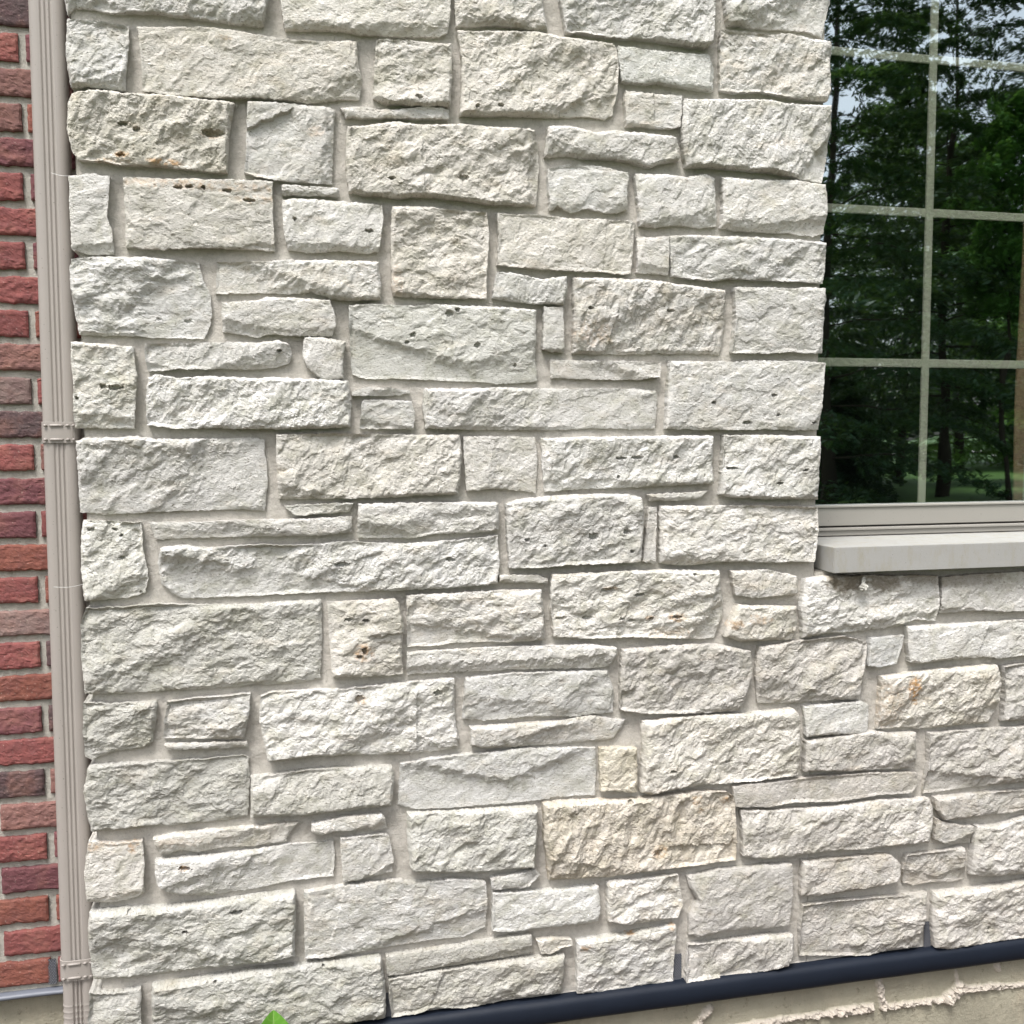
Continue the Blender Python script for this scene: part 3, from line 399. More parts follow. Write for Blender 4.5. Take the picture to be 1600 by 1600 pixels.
def stone_mesh(top, bot, lef, rig, brk=(), stp=(), style='', seed=0):
    rs = np.random.RandomState(seed)
    top, bot = np.array(top, float), np.array(bot, float)
    L = np.array([top[0], *lef, bot[0]], float); Rr = np.array([top[-1], *rig, bot[-1]], float)
    W = max(np.hypot(*(top[-1]-top[0])), np.hypot(*(bot[-1]-bot[0]))); H = max(np.hypot(*(L[0]-L[-1])), np.hypot(*(Rr[0]-Rr[-1])))
    n = max(5, int(W/STEP)); m = max(4, int(H/STEP))
    s = np.linspace(0, 1, n); t = np.linspace(0, 1, m)
    # a denser first cell at each border for a crisp arris
    T, B, LL, RR = resample(top, s), resample(bot, s), resample(L, t), resample(Rr, t)
    s_, t_ = s[None, :, None], t[:, None, None]
    P = (1-t_)*T[None] + t_*B[None] + (1-s_)*LL[:, None] + s_*RR[:, None] \
        - ((1-s_)*(1-t_)*T[0] + s_*(1-t_)*T[-1] + (1-s_)*t_*B[0] + s_*t_*B[-1])
    ox, oz = rs.rand(2)*300
    x, z = P[..., 0].copy(), P[..., 1].copy()
    # ragged outline
    wx = 1.3*fbm(x/11+ox, z/11+oz, 3) + 1.2*noise(x/40+ox, z/40); wz = 1.5*fbm(x/9+50+ox, z/9+oz, 3) + 1.2*noise(x/35+9, z/35+ox)
    x += wx; z += wz
    d = np.minimum(np.minimum(s[None, :]*W, (1-s[None, :])*W), np.minimum(t[:, None]*H, (1-t[:, None])*H))
    d = d*(1 + .5*noise(x/30+ox, z/30+oz)) + 0
    if not style: style = rs.choice(['flat', 'mid', 'mid', 'mid', 'flat'])
    flat = style == 'flat'; rough = style == 'rough'
    gs = rs.uniform(.8, 1.35)
    small = min(1, min(W, H)/110)
    Hb = rs.uniform(5, 9)*(.75 if flat else 1.1 if rough else .95)*(.5+.5*small)
    r = rs.uniform(2.5, 6)
    h = Hb*(.4+.6*(1-np.exp(-d/r)))
    inner = np.clip(d/6, 0, 1)
    # broad split facets meeting in creases
    cx, cz = x.mean(), z.mean(); sl = .06 if flat else .20
    def plane():
        a = rs.rand()*2*np.pi; g = rs.uniform(.3, 1)*sl
        px, pz = cx+rs.uniform(-.4, .4)*W, cz+rs.uniform(-.4, .4)*H
        return g*(np.cos(a)*(x-px)+np.sin(a)*(z-pz)) + 2.5*small*fbm(x/60+ox+rs.rand()*9, z/60+oz, 3)*(.5 if flat else 1)
    lo = np.minimum(plane(), plane())+2; hi = np.maximum(plane(), plane())-2
    f = np.maximum(np.minimum(plane(), lo+2), hi-2)
    h += np.clip(f, -11*small, 9*small)*inner
    th = rs.uniform(.25, 1.0) if rs.rand() < .65 else rs.uniform(-.1, .2); c, q = math.cos(th), math.sin(th)
    a1 = x*c+z*q; a2 = -x*q+z*c
    wa = 6*fbm(x/30+oz, z/30+ox, 3)
    big = np.abs(fbm((a1+wa)/85+ox, (a2+wa)/48+oz, 3))
    h += (2 if flat else 7 if rough else 5.5)*small*(big-.35)*inner
    # flakes: a few terraces with a sharp lip
    for lam, st, am in ((80, 2.2, 5.5), (34, 1.1, 2.2)):
        nn = fbm((a1+wa)/lam/1.2+ox, (a2+wa)/lam*1.3+oz, 4)*am/st*(.5 if flat else 1.1 if rough else .9)*small
        k = np.floor(nn); fr = nn-k
        h += st*(k + np.clip((fr-.12)*1.14, 0, 1)**7*.8 + .2*fr)*inner
    # crystalline grain of the split face, fading in and out over the stone
    msk = np.clip(.75+.75*fbm(x/70+oz, z/45+ox, 2), .25, 1.5)*(.55 if flat else 1.3 if rough else 1.0)
    wb = 2.5*fbm(x/9+ox, z/9+oz, 2)
    g = 0
    for lam, am in ((17*gs, .55), (9.5*gs, .66), (5.6, .58), (3.7, .42)):
        g = g + am*(np.abs(noise((a1+wb)/lam/1.2+ox+lam, (a2+wb)/lam*1.12+oz))*2-.6)
    h += msk*.85*g*np.clip(d/3+.3, 0, 1)
    h -= (1.2 if flat else 3.2 if rough else 2.2)*np.clip(fbm(x/7+oz+31, z/4.5+ox, 2)-.62, 0, .6)*2.0   # small chipped hollows
    # breaks and steps read off the photograph
    drop = np.zeros_like(h)
    brk = list(brk)
    for _ in range(rs.randint(1, 4) if not brk else rs.randint(0, 2)):                       # flakes knocked off the lower arris, a few off the ends
        e = rs.rand(); dl = rs.uniform(4, 20)*(.4+.6*small); tl = rs.uniform(-.35, .35); kk = rs.uniform(.35, .85)
        if e < .65: px, pz, ux, uz = x.min()+W*rs.rand(), z.min()+dl, 1, tl
        elif e < .82: px, pz, ux, uz = x.min()+dl, cz, tl, -1
        else: px, pz, ux, uz = x.max()-dl, cz, tl, 1
        brk.append((px, pz, px+100*ux, pz+100*uz, kk))
    for (x1, z1, x2, z2, k) in brk:
        ln = math.hypot(x2-x1, z2-z1); dd = ((x-x1)*(z2-z1)-(z-z1)*(x2-x1))/ln + 5*fbm(x/22+ox, z/22, 3)
        drop = np.maximum(drop, np.abs(k)*np.clip(dd, 0, None)) if k > 0 else drop
        if k < 0: h += np.clip(-k*np.clip(dd, 0, None), 0, 8)
    h -= 20*(1-np.exp(-drop/20))
    for (x1, z1, x2, z2, k) in stp:
        ln = math.hypot(x2-x1, z2-z1); al = ((x-x1)*(x2-x1)+(z-z1)*(z2-z1))/ln
        dd = ((x-x1)*(z2-z1)-(z-z1)*(x2-x1))/ln + 4*fbm(x/18+ox, z/18, 3)
        h -= k*np.clip(dd/2.5, 0, 1)*np.clip(1-np.clip(np.maximum(-al, al-ln), 0, None)/12, 0, 1)*np.clip(1.25-dd/60, .3, 1)
    x0, x1, z0, z1 = x.min(), x.max(), z.min(), z.max()
    col = np.zeros(x.shape+(4,), np.float32); col[..., 3] = 1
    for (px, pz, rx, rz, dp) in PITS:
        if x0 < px < x1 and z0 < pz < z1:
            e = ((x-px)/rx)**2+((z-pz)/rz)**2 + .95*noise(x/4.5+px, z/3.5)
            h -= 1.5*dp*np.clip(1.4-e, 0, 1)**.5
    for ch, lst in ((0, RUST), (1, DIRT)):
        for (px, pz, rx, rz, k) in lst:
            if x0-rx < px < x1+rx and z0-rz < pz < z1+rz:
                e = ((x-px)/rx)**2+((z-pz)/rz)**2 + .6*fbm(x/12+px, z/10, 3)
                col[..., ch] = np.maximum(col[..., ch], k*np.clip(1.6-e, 0, 1))
    h = np.where(h < -8, -8+(h+8)*.4, h)
    F = np.stack([x, -h, z], -1).reshape(-1, 3)
    fc = col.reshape(-1, 4)
    idx = np.arange(m*n).reshape(m, n)
    ring = np.r_[idx[0, :], idx[1:, -1], idx[-1, -2::-1], idx[-2:0:-1, 0]]
    ctr = np.array([cx, 0, cz])
    verts = [F]; cols = [fc]; quads = [grid_quads(m, n)]
    prev = ring; base = m*n; K = len(ring)
    E = F[ring]
    for dy, ins in ((6, .2), (15, .8), (30, 1.4), (100, 2.0)):
        v = E.copy(); v[:, 1] = np.where(E[:, 1] < 0, np.maximum(E[:, 1], -9)*max(0, 1-dy/14), E[:, 1]*(1-dy/100)) + dy
        dv = ctr-v; dv[:, 1] = 0; dv /= np.linalg.norm(dv, axis=1)[:, None]+1e-6
        v += dv*(ins + .8*noise(E[:, 0]/7+dy, E[:, 2]/7+ox))[:, None]
        verts.append(v); cols.append(fc[ring]); cur = base+np.arange(K); base += K
        nx = np.roll(np.arange(K), -1)
        quads.append(np.stack([prev, cur, cur[nx], prev[nx]], -1)); prev = cur
    V = np.concatenate(verts)/1000; Q = np.concatenate(quads)
    o = np.array([cx/1000, 0, cz/1000])
    me = np_mesh('stone', V-o, Q, M_STONE, False)
    ca = me.color_attributes.new('stain', 'FLOAT_COLOR', 'POINT'); ca.data.foreach_set('color', np.concatenate(cols).ravel())
    return me, o

wall = empty('stone_wall', (.5, 0, .27))
tag(wall, 'rough split-faced pale limestone wall with recessed tan mortar around the window', 'wall')
def add_stone(seed, top, bot, lef=(), rig=(), brk=(), stp=(), style='', tint=None, label=None):
    rs = random.Random(seed*13+5)
    me, o = stone_mesh(top, bot, lef, rig, brk, stp, style, seed)
    ob = link('stone', me, wall, Vector(o)-wall.location)
    v = rs.uniform(.90, 1.04); q = rs.uniform(-.008, .008)
    t = tuple(1-(1-q_)*(.62 if max(tint) < .8 else .5) for q_ in tint) if tint else (1, 1, 1)  # darkest grey tints paint the weaker light low on the wall into the stones
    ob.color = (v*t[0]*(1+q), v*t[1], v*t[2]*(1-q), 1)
    if label: ob['label'] = label
    return ob

for k, line in enumerate(STONES.strip().split('\n')):
    geo, _, ext = line.partition('#'); T, B, L_, R_ = (parse(q) for q in geo.split('|'))
    brk, stp, style, tint, lab = [], [], '', None, None
    for e in filter(None, ext.split(';')):
        a, val = e.split(':', 1)
        if a == 'b': brk.append(tuple(map(float, val.split(','))))
        elif a == 's': stp.append(tuple(map(float, val.split(','))))
        elif a == 'f': style = val
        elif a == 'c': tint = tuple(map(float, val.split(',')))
        elif a == 'l': lab = val
    add_stone(k+1, T, B, L_, R_, brk, stp, style, tint, lab)

# the courses that carry on past the edges of the picture
def course_fill(x0, x1, z0, z1, seed):
    rs = random.Random(seed); z = z0; k = seed*1000
    while z < z1-40:
        hh = min(rs.choice((75, 95, 120, 150)), z1-z); hh = z1-z if z1-z-hh < 45 else hh
        x = x0
        while x < x1-30:
            ww = rs.uniform(150, 400); ww = x1-x if x1-x-ww < 90 else ww
            j = lambda: rs.uniform(-4, 4)
            xa, xb, za, zb = x+8, x+ww-8, z+8, z+hh-8
            add_stone(k, [(xa+j(), zb+j()), ((xa+xb)/2, zb+j()), (xb+j(), zb+j())], [(xa+j(), za+j()), ((xa+xb)/2, za+j()), (xb+j(), za+j())])
            k += 1; x += ww
        z += hh
course_fill(-303, 1245, 2450, 2620, 11)
course_fill(1921, 2750, 270, 1177, 12)

# mortar bed: recessed sheet with tooled, grainy face, closed at the corner and at the window reveal
def bed(x0, x1, z0, z1, y0, name, mt, parent, step=4.6, amp=1.6):
    n = int((x1-x0)*1000/step)+2; m = int((z1-z0)*1000/step)+2
    X, Z = np.meshgrid(np.linspace(x0, x1, n), np.linspace(z0, z1, m))
    x, z = X*1000, Z*1000
    h = amp*fbm(x/30, z/22, 5)+.9*fbm(x/11, z/7, 2)+amp*1.2*noise(x/90, z/60)
    h[0] = h[-1] = 0; h[:, 0] = h[:, -1] = 0
    F = np.stack([X, y0-h/1000, Z], -1).reshape(-1, 3)
    idx = np.arange(m*n).reshape(m, n)
    ring = np.r_[idx[0, :], idx[1:, -1], idx[-1, -2::-1], idx[-2:0:-1, 0]]
    b = F[ring].copy(); b[:, 1] = max(.235, y0+.05); K = len(ring); cur = m*n+np.arange(K); nx = np.roll(np.arange(K), -1)
    Q = np.concatenate([grid_quads(m, n)[:, ::-1], np.stack([ring, ring[nx], cur[nx], cur], -1)])
    me = np_mesh(name, np.concatenate([F, b]) - np.array(parent.location), Q, mt, True)
    return link(name, me, parent)
XL, XW, XR = -0.2974, 1.2380, 2.75          # wall corner, window reveal, past the right of the picture
ZB, ZS, ZT = .268, 1.1797, 2.62
bed(XL, XW, ZB, ZT, .0185, 'mortar', M_MORTAR, wall)
bed(XW+.0005, XR, ZB, ZS, .0185, 'mortar', M_MORTAR, wall)

# weep vents: black honeycomb inserts in three joints just above the flashing
def weep(x0, x1, z0, z1, y, parent):
    n = int((x1-x0)*1000/.9)+2; m = int((z1-z0)*1000/.9)+2
    X, Z = np.meshgrid(np.linspace(x0, x1, n), np.linspace(z0, z1, m))
    h = np.abs(np.sin(X*1000*math.pi/5+np.floor(Z*1000/3.2)*math.pi/2))*np.abs(np.sin(Z*1000*math.pi/3.2))*2.2
    F = np.stack([X, y-h/1000, Z], -1).reshape(-1, 3)
    return link('weep_vent', np_mesh('weep_vent', F-np.array(parent.location), grid_quads(m, n)[:, ::-1], M_WEEP), parent)
for q in [(0.9077, 0.9269, 0.2627, 0.327), (1.5442, 1.5627, 0.2608, 0.3309), (0.2601, 0.2755, 0.2558, 0.3206)]: weep(*q, .0155, wall)

# ------------------------------------------------------------------ flashing strip and foundation
def strip(name, x0, x1, prof, mt, parent, wob=.0015):
    xs = np.linspace(x0, x1, int((x1-x0)/.012)+2); p = np.array(prof); k = len(p)
    V = np.zeros((len(xs), k, 3)); V[..., 0] = xs[:, None]
    V[..., 1] = p[:, 0][None] + wob*noise(xs*9, xs*0+3)[:, None] + .4*wob*noise(xs[:, None]*30, p[:, 1][None]*60)
    V[..., 2] = p[:, 1][None] + wob*noise(xs*7+40, xs*0+1)[:, None] + wob*.7*noise(xs*38, xs*0+7)[:, None]*(p[:, 1] > p[:, 1].mean())[None]
    return link(name, np_mesh(name, V.reshape(-1, 3)-np.array(parent.location), grid_quads(len(xs), k), mt, True), parent)
ZF = 0.2668
strip('flashing', XL, XR, [(.05, ZF+.002), (.004, ZF+.001), (-.006, ZF-.003), (-.010, ZF-.012), (-.0115, ZF-.027), (-.010, ZF-.043), (-.006, ZF-.050), (-.001, ZF-.052), (.05, ZF-.050)], M_FLASH, wall, .0006)

found = empty('foundation_wall', (.5, .03, 0))
tag(found, 'bare tan concrete foundation with rough mortar ridges below the dark flashing', 'foundation')
RIDGES = [(1065, 131, 1177, 134, 7, 9), (1177, 134, 1309, 134, 7, 8), (1309, 134, 1409, 134, 10, 12), (1431, 194, 1443, 131, 8, 10), (1443, 130, 1617, 128, 8, 8), (1617, 128, 1651, 149, 12, 16), (1651, 147, 1759, 142, 8, 9), (1759, 138, 2017, 139, 6, 7), (1639, 194, 1648, 145, 3, 5), (998, 184, 967, 151, 9, 10), (1065, 131, 955, 131, 7, 9), (955, 131, 682, 131, 7, 8), (1750, 205, 1756, 185, 6, 8), (2050, 205, 2056, 185, 6, 8), (2350, 205, 2356, 185, 6, 8), (2650, 205, 2656, 185, 6, 8)]
def concrete(x0, x1, z0, z1, y, ridges):
    st = .003
    n = int((x1-x0)/st)+2; m = int((z1-z0)/st)+2
    X, Z = np.meshgrid(np.linspace(x0, x1, n), np.linspace(z0, z1, m)); x, z = X*1000, Z*1000
    h = 1.2*fbm(x/60, z/50, 4) + .5*noise(x/8, z/7)
    h -= 5*np.clip(fbm(x/14+9, z/11, 2)-.7, 0, 1)
    rg = np.zeros_like(h)
    for (ax, az, bx, bz, ht, wd) in ridges:
        vx, vz = bx-ax, bz-az; l2 = vx*vx+vz*vz
        u = np.clip(((x-ax)*vx+(z-az)*vz)/l2, 0, 1)
        dd = np.hypot(x-ax-u*vx, z-az-u*vz) + 3*fbm(x/18, z/14, 3)
        rg = np.maximum(rg, np.clip(1.5-(dd/wd)**2, 0, 1))
        h = np.maximum(h, ht*(1+.9*fbm(x/13+3, z/12, 3))*np.clip(1.2-(dd/wd)**2, 0, 1)**.7 + .3*h)
    F = np.stack([X, y-h/1000, Z], -1).reshape(-1, 3)
    me = np_mesh('concrete_face', F-np.array(found.location), grid_quads(m, n)[:, ::-1], M_CONC, False)
    ca = me.color_attributes.new('stain', 'FLOAT_COLOR', 'POINT'); ca.data.foreach_set('color', np.stack([rg, rg*0, rg*0, rg*0+1], -1).astype(np.float32).ravel())
    return link('concrete_face', me, found)
concrete(XL, XR, -.02, ZF-.03, .022, RIDGES)
concrete(-1.1, XL, -.02, 0.3133, .222, [])
bm = bmesh.new(); box(bm, XL+.001, XL+.02, .026, .222, -.02, ZF-.03)
o = bm_obj('concrete_return', bm, M_CONC, found); o.location = -found.location

# ------------------------------------------------------------------ brick wall
bw = empty('brick_wall', (-.5, .2, .33))
tag(bw, 'red brick wall with pale joints behind the downspout', 'wall')
COURSE = .0677; ZB0 = 0.3333        # underside of the lowest course
JX = -0.4157                          # the stacked joint seen beside the downspout
PAL = {'r': (.20, .066, .060), 'b': (.145, .056, .062), 'o': (.215, .078, .056), 'n': (.20, .105, .09), 'd': (.085, .06, .06), 'g': (.21, .15, .135)}
ROWS = 'orobrndrborgrobbrdgnrrrrrbnnrd'                      # colour of the visible brick of each course from the bottom up
def brick_mesh(seed, lx=.189, hz=.053):
    rs = np.random.RandomState(seed); n, m = 50, 17
    X, Z = np.meshgrid(np.linspace(-lx/2, lx/2, n), np.linspace(-hz/2, hz/2, m)); x, z = X*1000, Z*1000; ox = rs.rand()*200
    d = np.minimum(lx*500-np.abs(x), hz*500-np.abs(z))
    h = -3.0*np.exp(-d/2.2) + 1.0*fbm(x/16+ox, z/9+ox, 4) + .5*noise(x/4.5, z/4+ox)
    if seed % 3 == 0: h += 2.2*(np.abs(fbm(x/30+ox, z/22, 3))-.4)
    X = X + .0011*fbm(x/14+ox, z/14, 3); Z = Z + .0022*fbm(x/16+ox, z/60+7, 3)
    F = np.stack([X, -h/1000, Z], -1).reshape(-1, 3)
    idx = np.arange(m*n).reshape(m, n); ring = np.r_[idx[0, :], idx[1:, -1], idx[-1, -2::-1], idx[-2:0:-1, 0]]
    b = F[ring].copy(); b[:, 1] = .05; K = len(ring); cur = m*n+np.arange(K); nx = np.roll(np.arange(K), -1)
    return np_mesh('brick', np.concatenate([F, b]), np.concatenate([grid_quads(m, n)[:, ::-1], np.stack([ring, ring[nx], cur[nx], cur], -1)]), M_BRICK)
BM = [brick_mesh(s) for s in range(10)]
rb = random.Random(4)
for r in range(len(ROWS)+3):
    zc = ZB0+COURSE*r+.053/2
    odd = r % 2
    for k in range(-3, 2):
        xc = JX + (k+.5)*.2032 + (0 if not odd else .1016)
        if xc-.1 > XL+.10 or xc < -1.05: continue
        c = PAL[ROWS[r]] if r < len(ROWS) and abs(xc-JX+.1016) < .12 else PAL[rb.choice('rrbboon' + 'd')]
        ob = link('brick', BM[rb.randrange(10)], bw, Vector((xc+rb.uniform(-.002, .002), .2+rb.uniform(-.0015, .0015), zc+rb.uniform(-.001, .001)))-bw.location)
        v = rb.uniform(.85, 1.15); ob.color = (c[0]*v, c[1]*v, c[2]*v, 1)
bed(-1.1, XL+.10, ZB0-.012, ZB0+COURSE*(len(ROWS)+3), .2095, 'mortar', M_BMORTAR, bw, 5, .9)
strip('flashing', -1.1, XL+.02, [(.24, ZB0-.012), (.197, ZB0-.013), (.192, ZB0-.016), (.191, ZB0-.020), (.196, ZB0-.0245), (.24, ZB0-.025)], painted('grey_flashing', (.12, .13, .155), .45, .1), bw, .001)
for q in [(-0.4277, -0.4108, 0.3303, 0.3857)]: weep(*q, .203, bw)

# ------------------------------------------------------------------ downspout
ds = empty('downspout', (-0.3863+.036, .11, .2))
tag(ds, 'taupe fluted metal downspout standing in the corner between brick and stone', 'downspout')
def spout_profile(x0, wd, y0, dp, r=.016, flute=.0024):
    p = []
    def arc(cx, cy, a0, a1, n=5):
        for i in range(n+1):
            a = R(a0+(a1-a0)*i/n); p.append((cx+r*math.cos(a), cy+r*math.sin(a)))
    arc(x0+r, y0+dp-r, 90, 180); arc(x0+r, y0+r, 180, 270)
    a, b = x0+r, x0+wd-r                                   # front face with grooves between raised flutes
    for i in range(1, 40):
        u = i/40; g = 0
        if .13 < u < .87: g = .5-.5*math.cos((u-.13)/.74*6*math.pi)
        p.append((a+(b-a)*u, y0+flute*g))
    arc(x0+wd-r, y0+r, 270, 360); arc(x0+wd-r, y0+dp-r, 0, 90)
    return p
def extrude(name, prof, zs, grow, mt, parent, smooth=True):
    p = np.array(prof); c = p.mean(0); k = len(p); V = np.zeros((len(zs), k, 3))
    for i, (z, g) in enumerate(zip(zs, grow)):
        q = p + (p-c)/np.maximum(np.linalg.norm(p-c, axis=1), 1e-6)[:, None]*g
        V[i, :, :2] = q; V[i, :, 2] = z
    qd = grid_quads(len(zs), k); wrap = np.array([[i*k+k-1, (i+1)*k+k-1, (i+1)*k, i*k] for i in range(len(zs)-1)])
    return link(name, np_mesh(name, V.reshape(-1, 3)-np.array(parent.location), np.concatenate([qd, wrap]), mt, smooth), parent)
DX, DW = -0.3863, .0655
prof = spout_profile(DX, DW, .098, .055)
ZD = (1.4741, 1.5156, 0.3839, 0.4265)            # upper band bottom/top, lower band bottom/top
extrude('pipe', prof, np.linspace(ZD[2]-.004, 2.7, 40), np.zeros(40), M_PIPE, ds)
zz = np.arange(.12, ZD[2]+.006, .0016); crimp = np.array([.0012*max(0, math.sin((z-.30)*2*math.pi/.0125))**3*(1 if z < ZD[2]-.045 else 0) - .0015 for z in zz])
lp = extrude('elbow', spout_profile(DX, DW, .098, .055, flute=.0045), zz, crimp, M_PIPE, ds)
def band(z0, z1):
    zs = [z0, z0+.0006, z1-.0006, z1]
    plain = spout_profile(DX, DW, .0965, .058, flute=0)
    b = extrude('strap', plain, zs, [.0004, .0022, .0022, .0004], M_PIPE, ds, False)
    for zr in (z0+.007, z1-.007):                          # pressed bead dashes along both edges
        for (u0, u1) in ((.04, .17), (.22, .62), (.67, .80), (.85, .95)):
            xa, xb = DX+DW*u0, DX+DW*u1; bm = bmesh.new()
            tube(bm, [(xa, .0945, zr), (xa+.003, .0938, zr), (xb-.003, .0938, zr), (xb, .0945, zr)], [.0008, .0026, .0026, .0008], 8)
            bm_obj('bead', bm, M_PIPE, b, True).location = -ds.location
    bm = bmesh.new(); box(bm, DX+DW-.002, DX+DW+.028, .14, .1422, z0+.004, z1-.004, .0006)
    tb = bm_obj('mounting_tab', bm, M_PIPE, b); tb.location = -ds.location
band(ZD[0], ZD[1]); band(ZD[2], ZD[3])

# ------------------------------------------------------------------ window and sill
win = empty('window', (XW+.3, .2, ZS))
tag(win, 'dark glazed window with beige grille bars reflecting trees', 'window')
def wpart(name, mt, *boxes, parent=None, bev=.0015):
    bm = bmesh.new()
    for q in boxes: box(bm, *q, bev)
    o = bm_obj(name, bm, mt, parent or win)
    o.location = -win.location if not parent else (0, 0, 0)
    return o
Zg = {'ledge0': 1.2377, 'ledge1': 1.2573, 'rail0': 1.2613, 'rail1': 1.3111, 'bars': [1.6624, 2.0331, 2.403, 2.7733]}    # dict of heights read off the photo
X0 = XW+.001
XE = XR+.1
wpart('frame', M_FRAME, (X0, X0+.055, .195, .30, Zg['ledge0'], 2.7), (X0+.0555, XE, .2025, .30, Zg['ledge0'], Zg['ledge1']-.007))
wpart('frame', M_FRAME, (X0+.0555, XE, .198, .30, Zg['ledge1']-.0068, Zg['ledge1']))
wpart('gasket', M_GASKET, (X0+.056, XE, .240, .30, Zg['ledge1']+.0005, Zg['rail0']-.0005))
GX = {'mid': 1.6601, 'right': 2.0097}      # centre of the visible upright bar, edge of the curtain
g0, z1 = X0+.108, 2.68
wpart('bottom_rail', M_FRAME, (X0+.056, XE, .2105, .262, Zg['rail0'], Zg['rail1']-.005))
wpart('rail_lip', M_FRAME, (X0+.056, XE, .2065, .262, Zg['rail1']-.0047, Zg['rail1']+.0005), bev=.0012)
wpart('stile', M_FRAME, (X0+.056, g0, .2105, .262, Zg['rail1']+.0008, z1))
wpart('stile', M_FRAME, (XE+.0005, XE+.05, .2105, .262, Zg['rail0'], z1))
hb = .0105
bars_x = [GX['mid']+.31*k for k in range(5) if GX['mid']+.31*k < XE-.05]
for xm in bars_x: wpart('grille_bar', M_GRILLE, (xm-hb, xm+hb, .237, .244, Zg['rail1']+.001, z1), bev=.002)
edges = [g0]+bars_x+[XE]
for a, b in zip(edges, edges[1:]):
    for zb in Zg['bars']: wpart('grille_bar', M_GRILLE, (a+(hb+.0002 if a != g0 else 0), b-(hb+.0002 if b != XE else 0), .2375, .2435, zb-hb, zb+hb), bev=.002)
bm = bmesh.new(); bm.faces.new([bm.verts.new(v) for v in ((g0-.004, .2315, Zg['rail1']-.004), (XE+.004, .2315, Zg['rail1']-.004), (XE+.004, .2315, z1+.004), (g0-.004, .2315, z1+.004))])
bm_obj('glass_pane', bm, M_GLASS, win).location = -win.location
# brown curtain hanging inside, its edge just showing at the right of the picture
n, m = 90, 30; u, v = np.meshgrid(np.linspace(0, 1, n), np.linspace(0, 1, m))
cx_ = GX['right']+.005*noise(v*3, v*0+2)*(1-u)+u*.75
V = np.stack([cx_, .34+.018*np.sin(u*75+.6*noise(v*2, u*3))+.006*noise(u*20, v*2), Zg['rail1']-.02+v*1.5], -1).reshape(-1, 3)
cur = link('curtain', np_mesh('curtain', V, grid_quads(m, n)[:, ::-1], M_CURT, True)); tag(cur, 'brown curtain edge hanging behind the window glass at the far right', 'curtain')

bm = bmesh.new()
SL = (1.2597, 1.1797, 1.2368, 1.2355, -0.03)    # x of the left end, bottom, top front, top back, front y
for (x, s) in ((SL[0], 0), (XE, 1)):
    pass
v = [bm.verts.new(p) for x in (SL[0], XE) for p in ((x, SL[4], SL[1]), (x, SL[4], SL[2]), (x, .235, SL[3]), (x, .235, SL[1]+.004))]
for f in ((0, 1, 2, 3), (7, 6, 5, 4), (1, 5, 6, 2), (0, 4, 5, 1), (3, 7, 4, 0), (2, 6, 7, 3)): bm.faces.new([v[i] for i in f])
bmesh.ops.recalc_face_normals(bm, faces=bm.faces)
bmesh.ops.bevel(bm, geom=bm.edges[:], offset=.0013, segments=2, affect='EDGES')
o = bm_obj('window_sill', bm, M_SILL, win); o.location = -win.location

# dark room behind the glass
bm = bmesh.new()
y0, y1, xa, xb, za, zb = .305, 3.2, .6, 4.0, .9, 3.2
q = [bm.verts.new(p) for p in ((xa, y0, za), (xb, y0, za), (xb, y1, za), (xa, y1, za), (xa, y0, zb), (xb, y0, zb), (xb, y1, zb), (xa, y1, zb))]
for f in ((0, 1, 2, 3), (4, 7, 6, 5), (1, 5, 6, 2), (2, 6, 7, 3), (3, 7, 4, 0)): bm.faces.new([q[i] for i in f])
tag(bm_obj('room_interior', bm, M_ROOM), kind='structure')

# ------------------------------------------------------------------ small things on the wall
nx_, nz_ = (1.3428, 1.1433)
rs = np.random.RandomState(3)
bm = bmesh.new(); bmesh.ops.create_icosphere(bm, subdivisions=4, radius=.0085)
for vv in bm.verts:
    p = vv.co; k = 1+.55*float(noise(np.array(p.x*230+p.y*90), np.array(p.z*260)))+.3*float(noise(np.array(p.x*700), np.array(p.z*700+p.y*300)))
    vv.co = p*k
nest = bm_obj('cocoon', bm, M_NEST); nest.location = (nx_, -.016, nz_)
tag(nest, 'small pale fuzzy cocoon hanging on the stone under the sill', 'cocoon')
bm = bmesh.new()
for k in range(5):
    tube(bm, [(rs.uniform(-.004, .004), 0, .007), (rs.uniform(-.003, .006), .002, .014), (.004+rs.uniform(-.003, .003), .004, .024)], [.0016, .0012, .0006], 6)
bm_obj('thread', bm, M_NEST, nest)
for (xa, ya, za, xb, yb, zb, lab) in [(-0.3507, 0.083, 1.9895, -0.2982, 0.0, 1.969, 'thin white spider thread at the top of the downspout'), (-0.3712, 0.083, 1.193, -0.3065, 0.0, 1.2072, 'thin white spider thread across the middle of the downspout')]:
    bm = bmesh.new(); tube(bm, [(xa+(xb-xa)*i/8, ya+(yb-ya)*i/8, za+(zb-za)*i/8-.003*math.sin(math.pi*i/8)) for i in range(9)], [.00028]*9, 5)
    tag(bm_obj('spider_thread', bm, M_WEB), lab, 'spider thread', 'spider threads on the downspout')

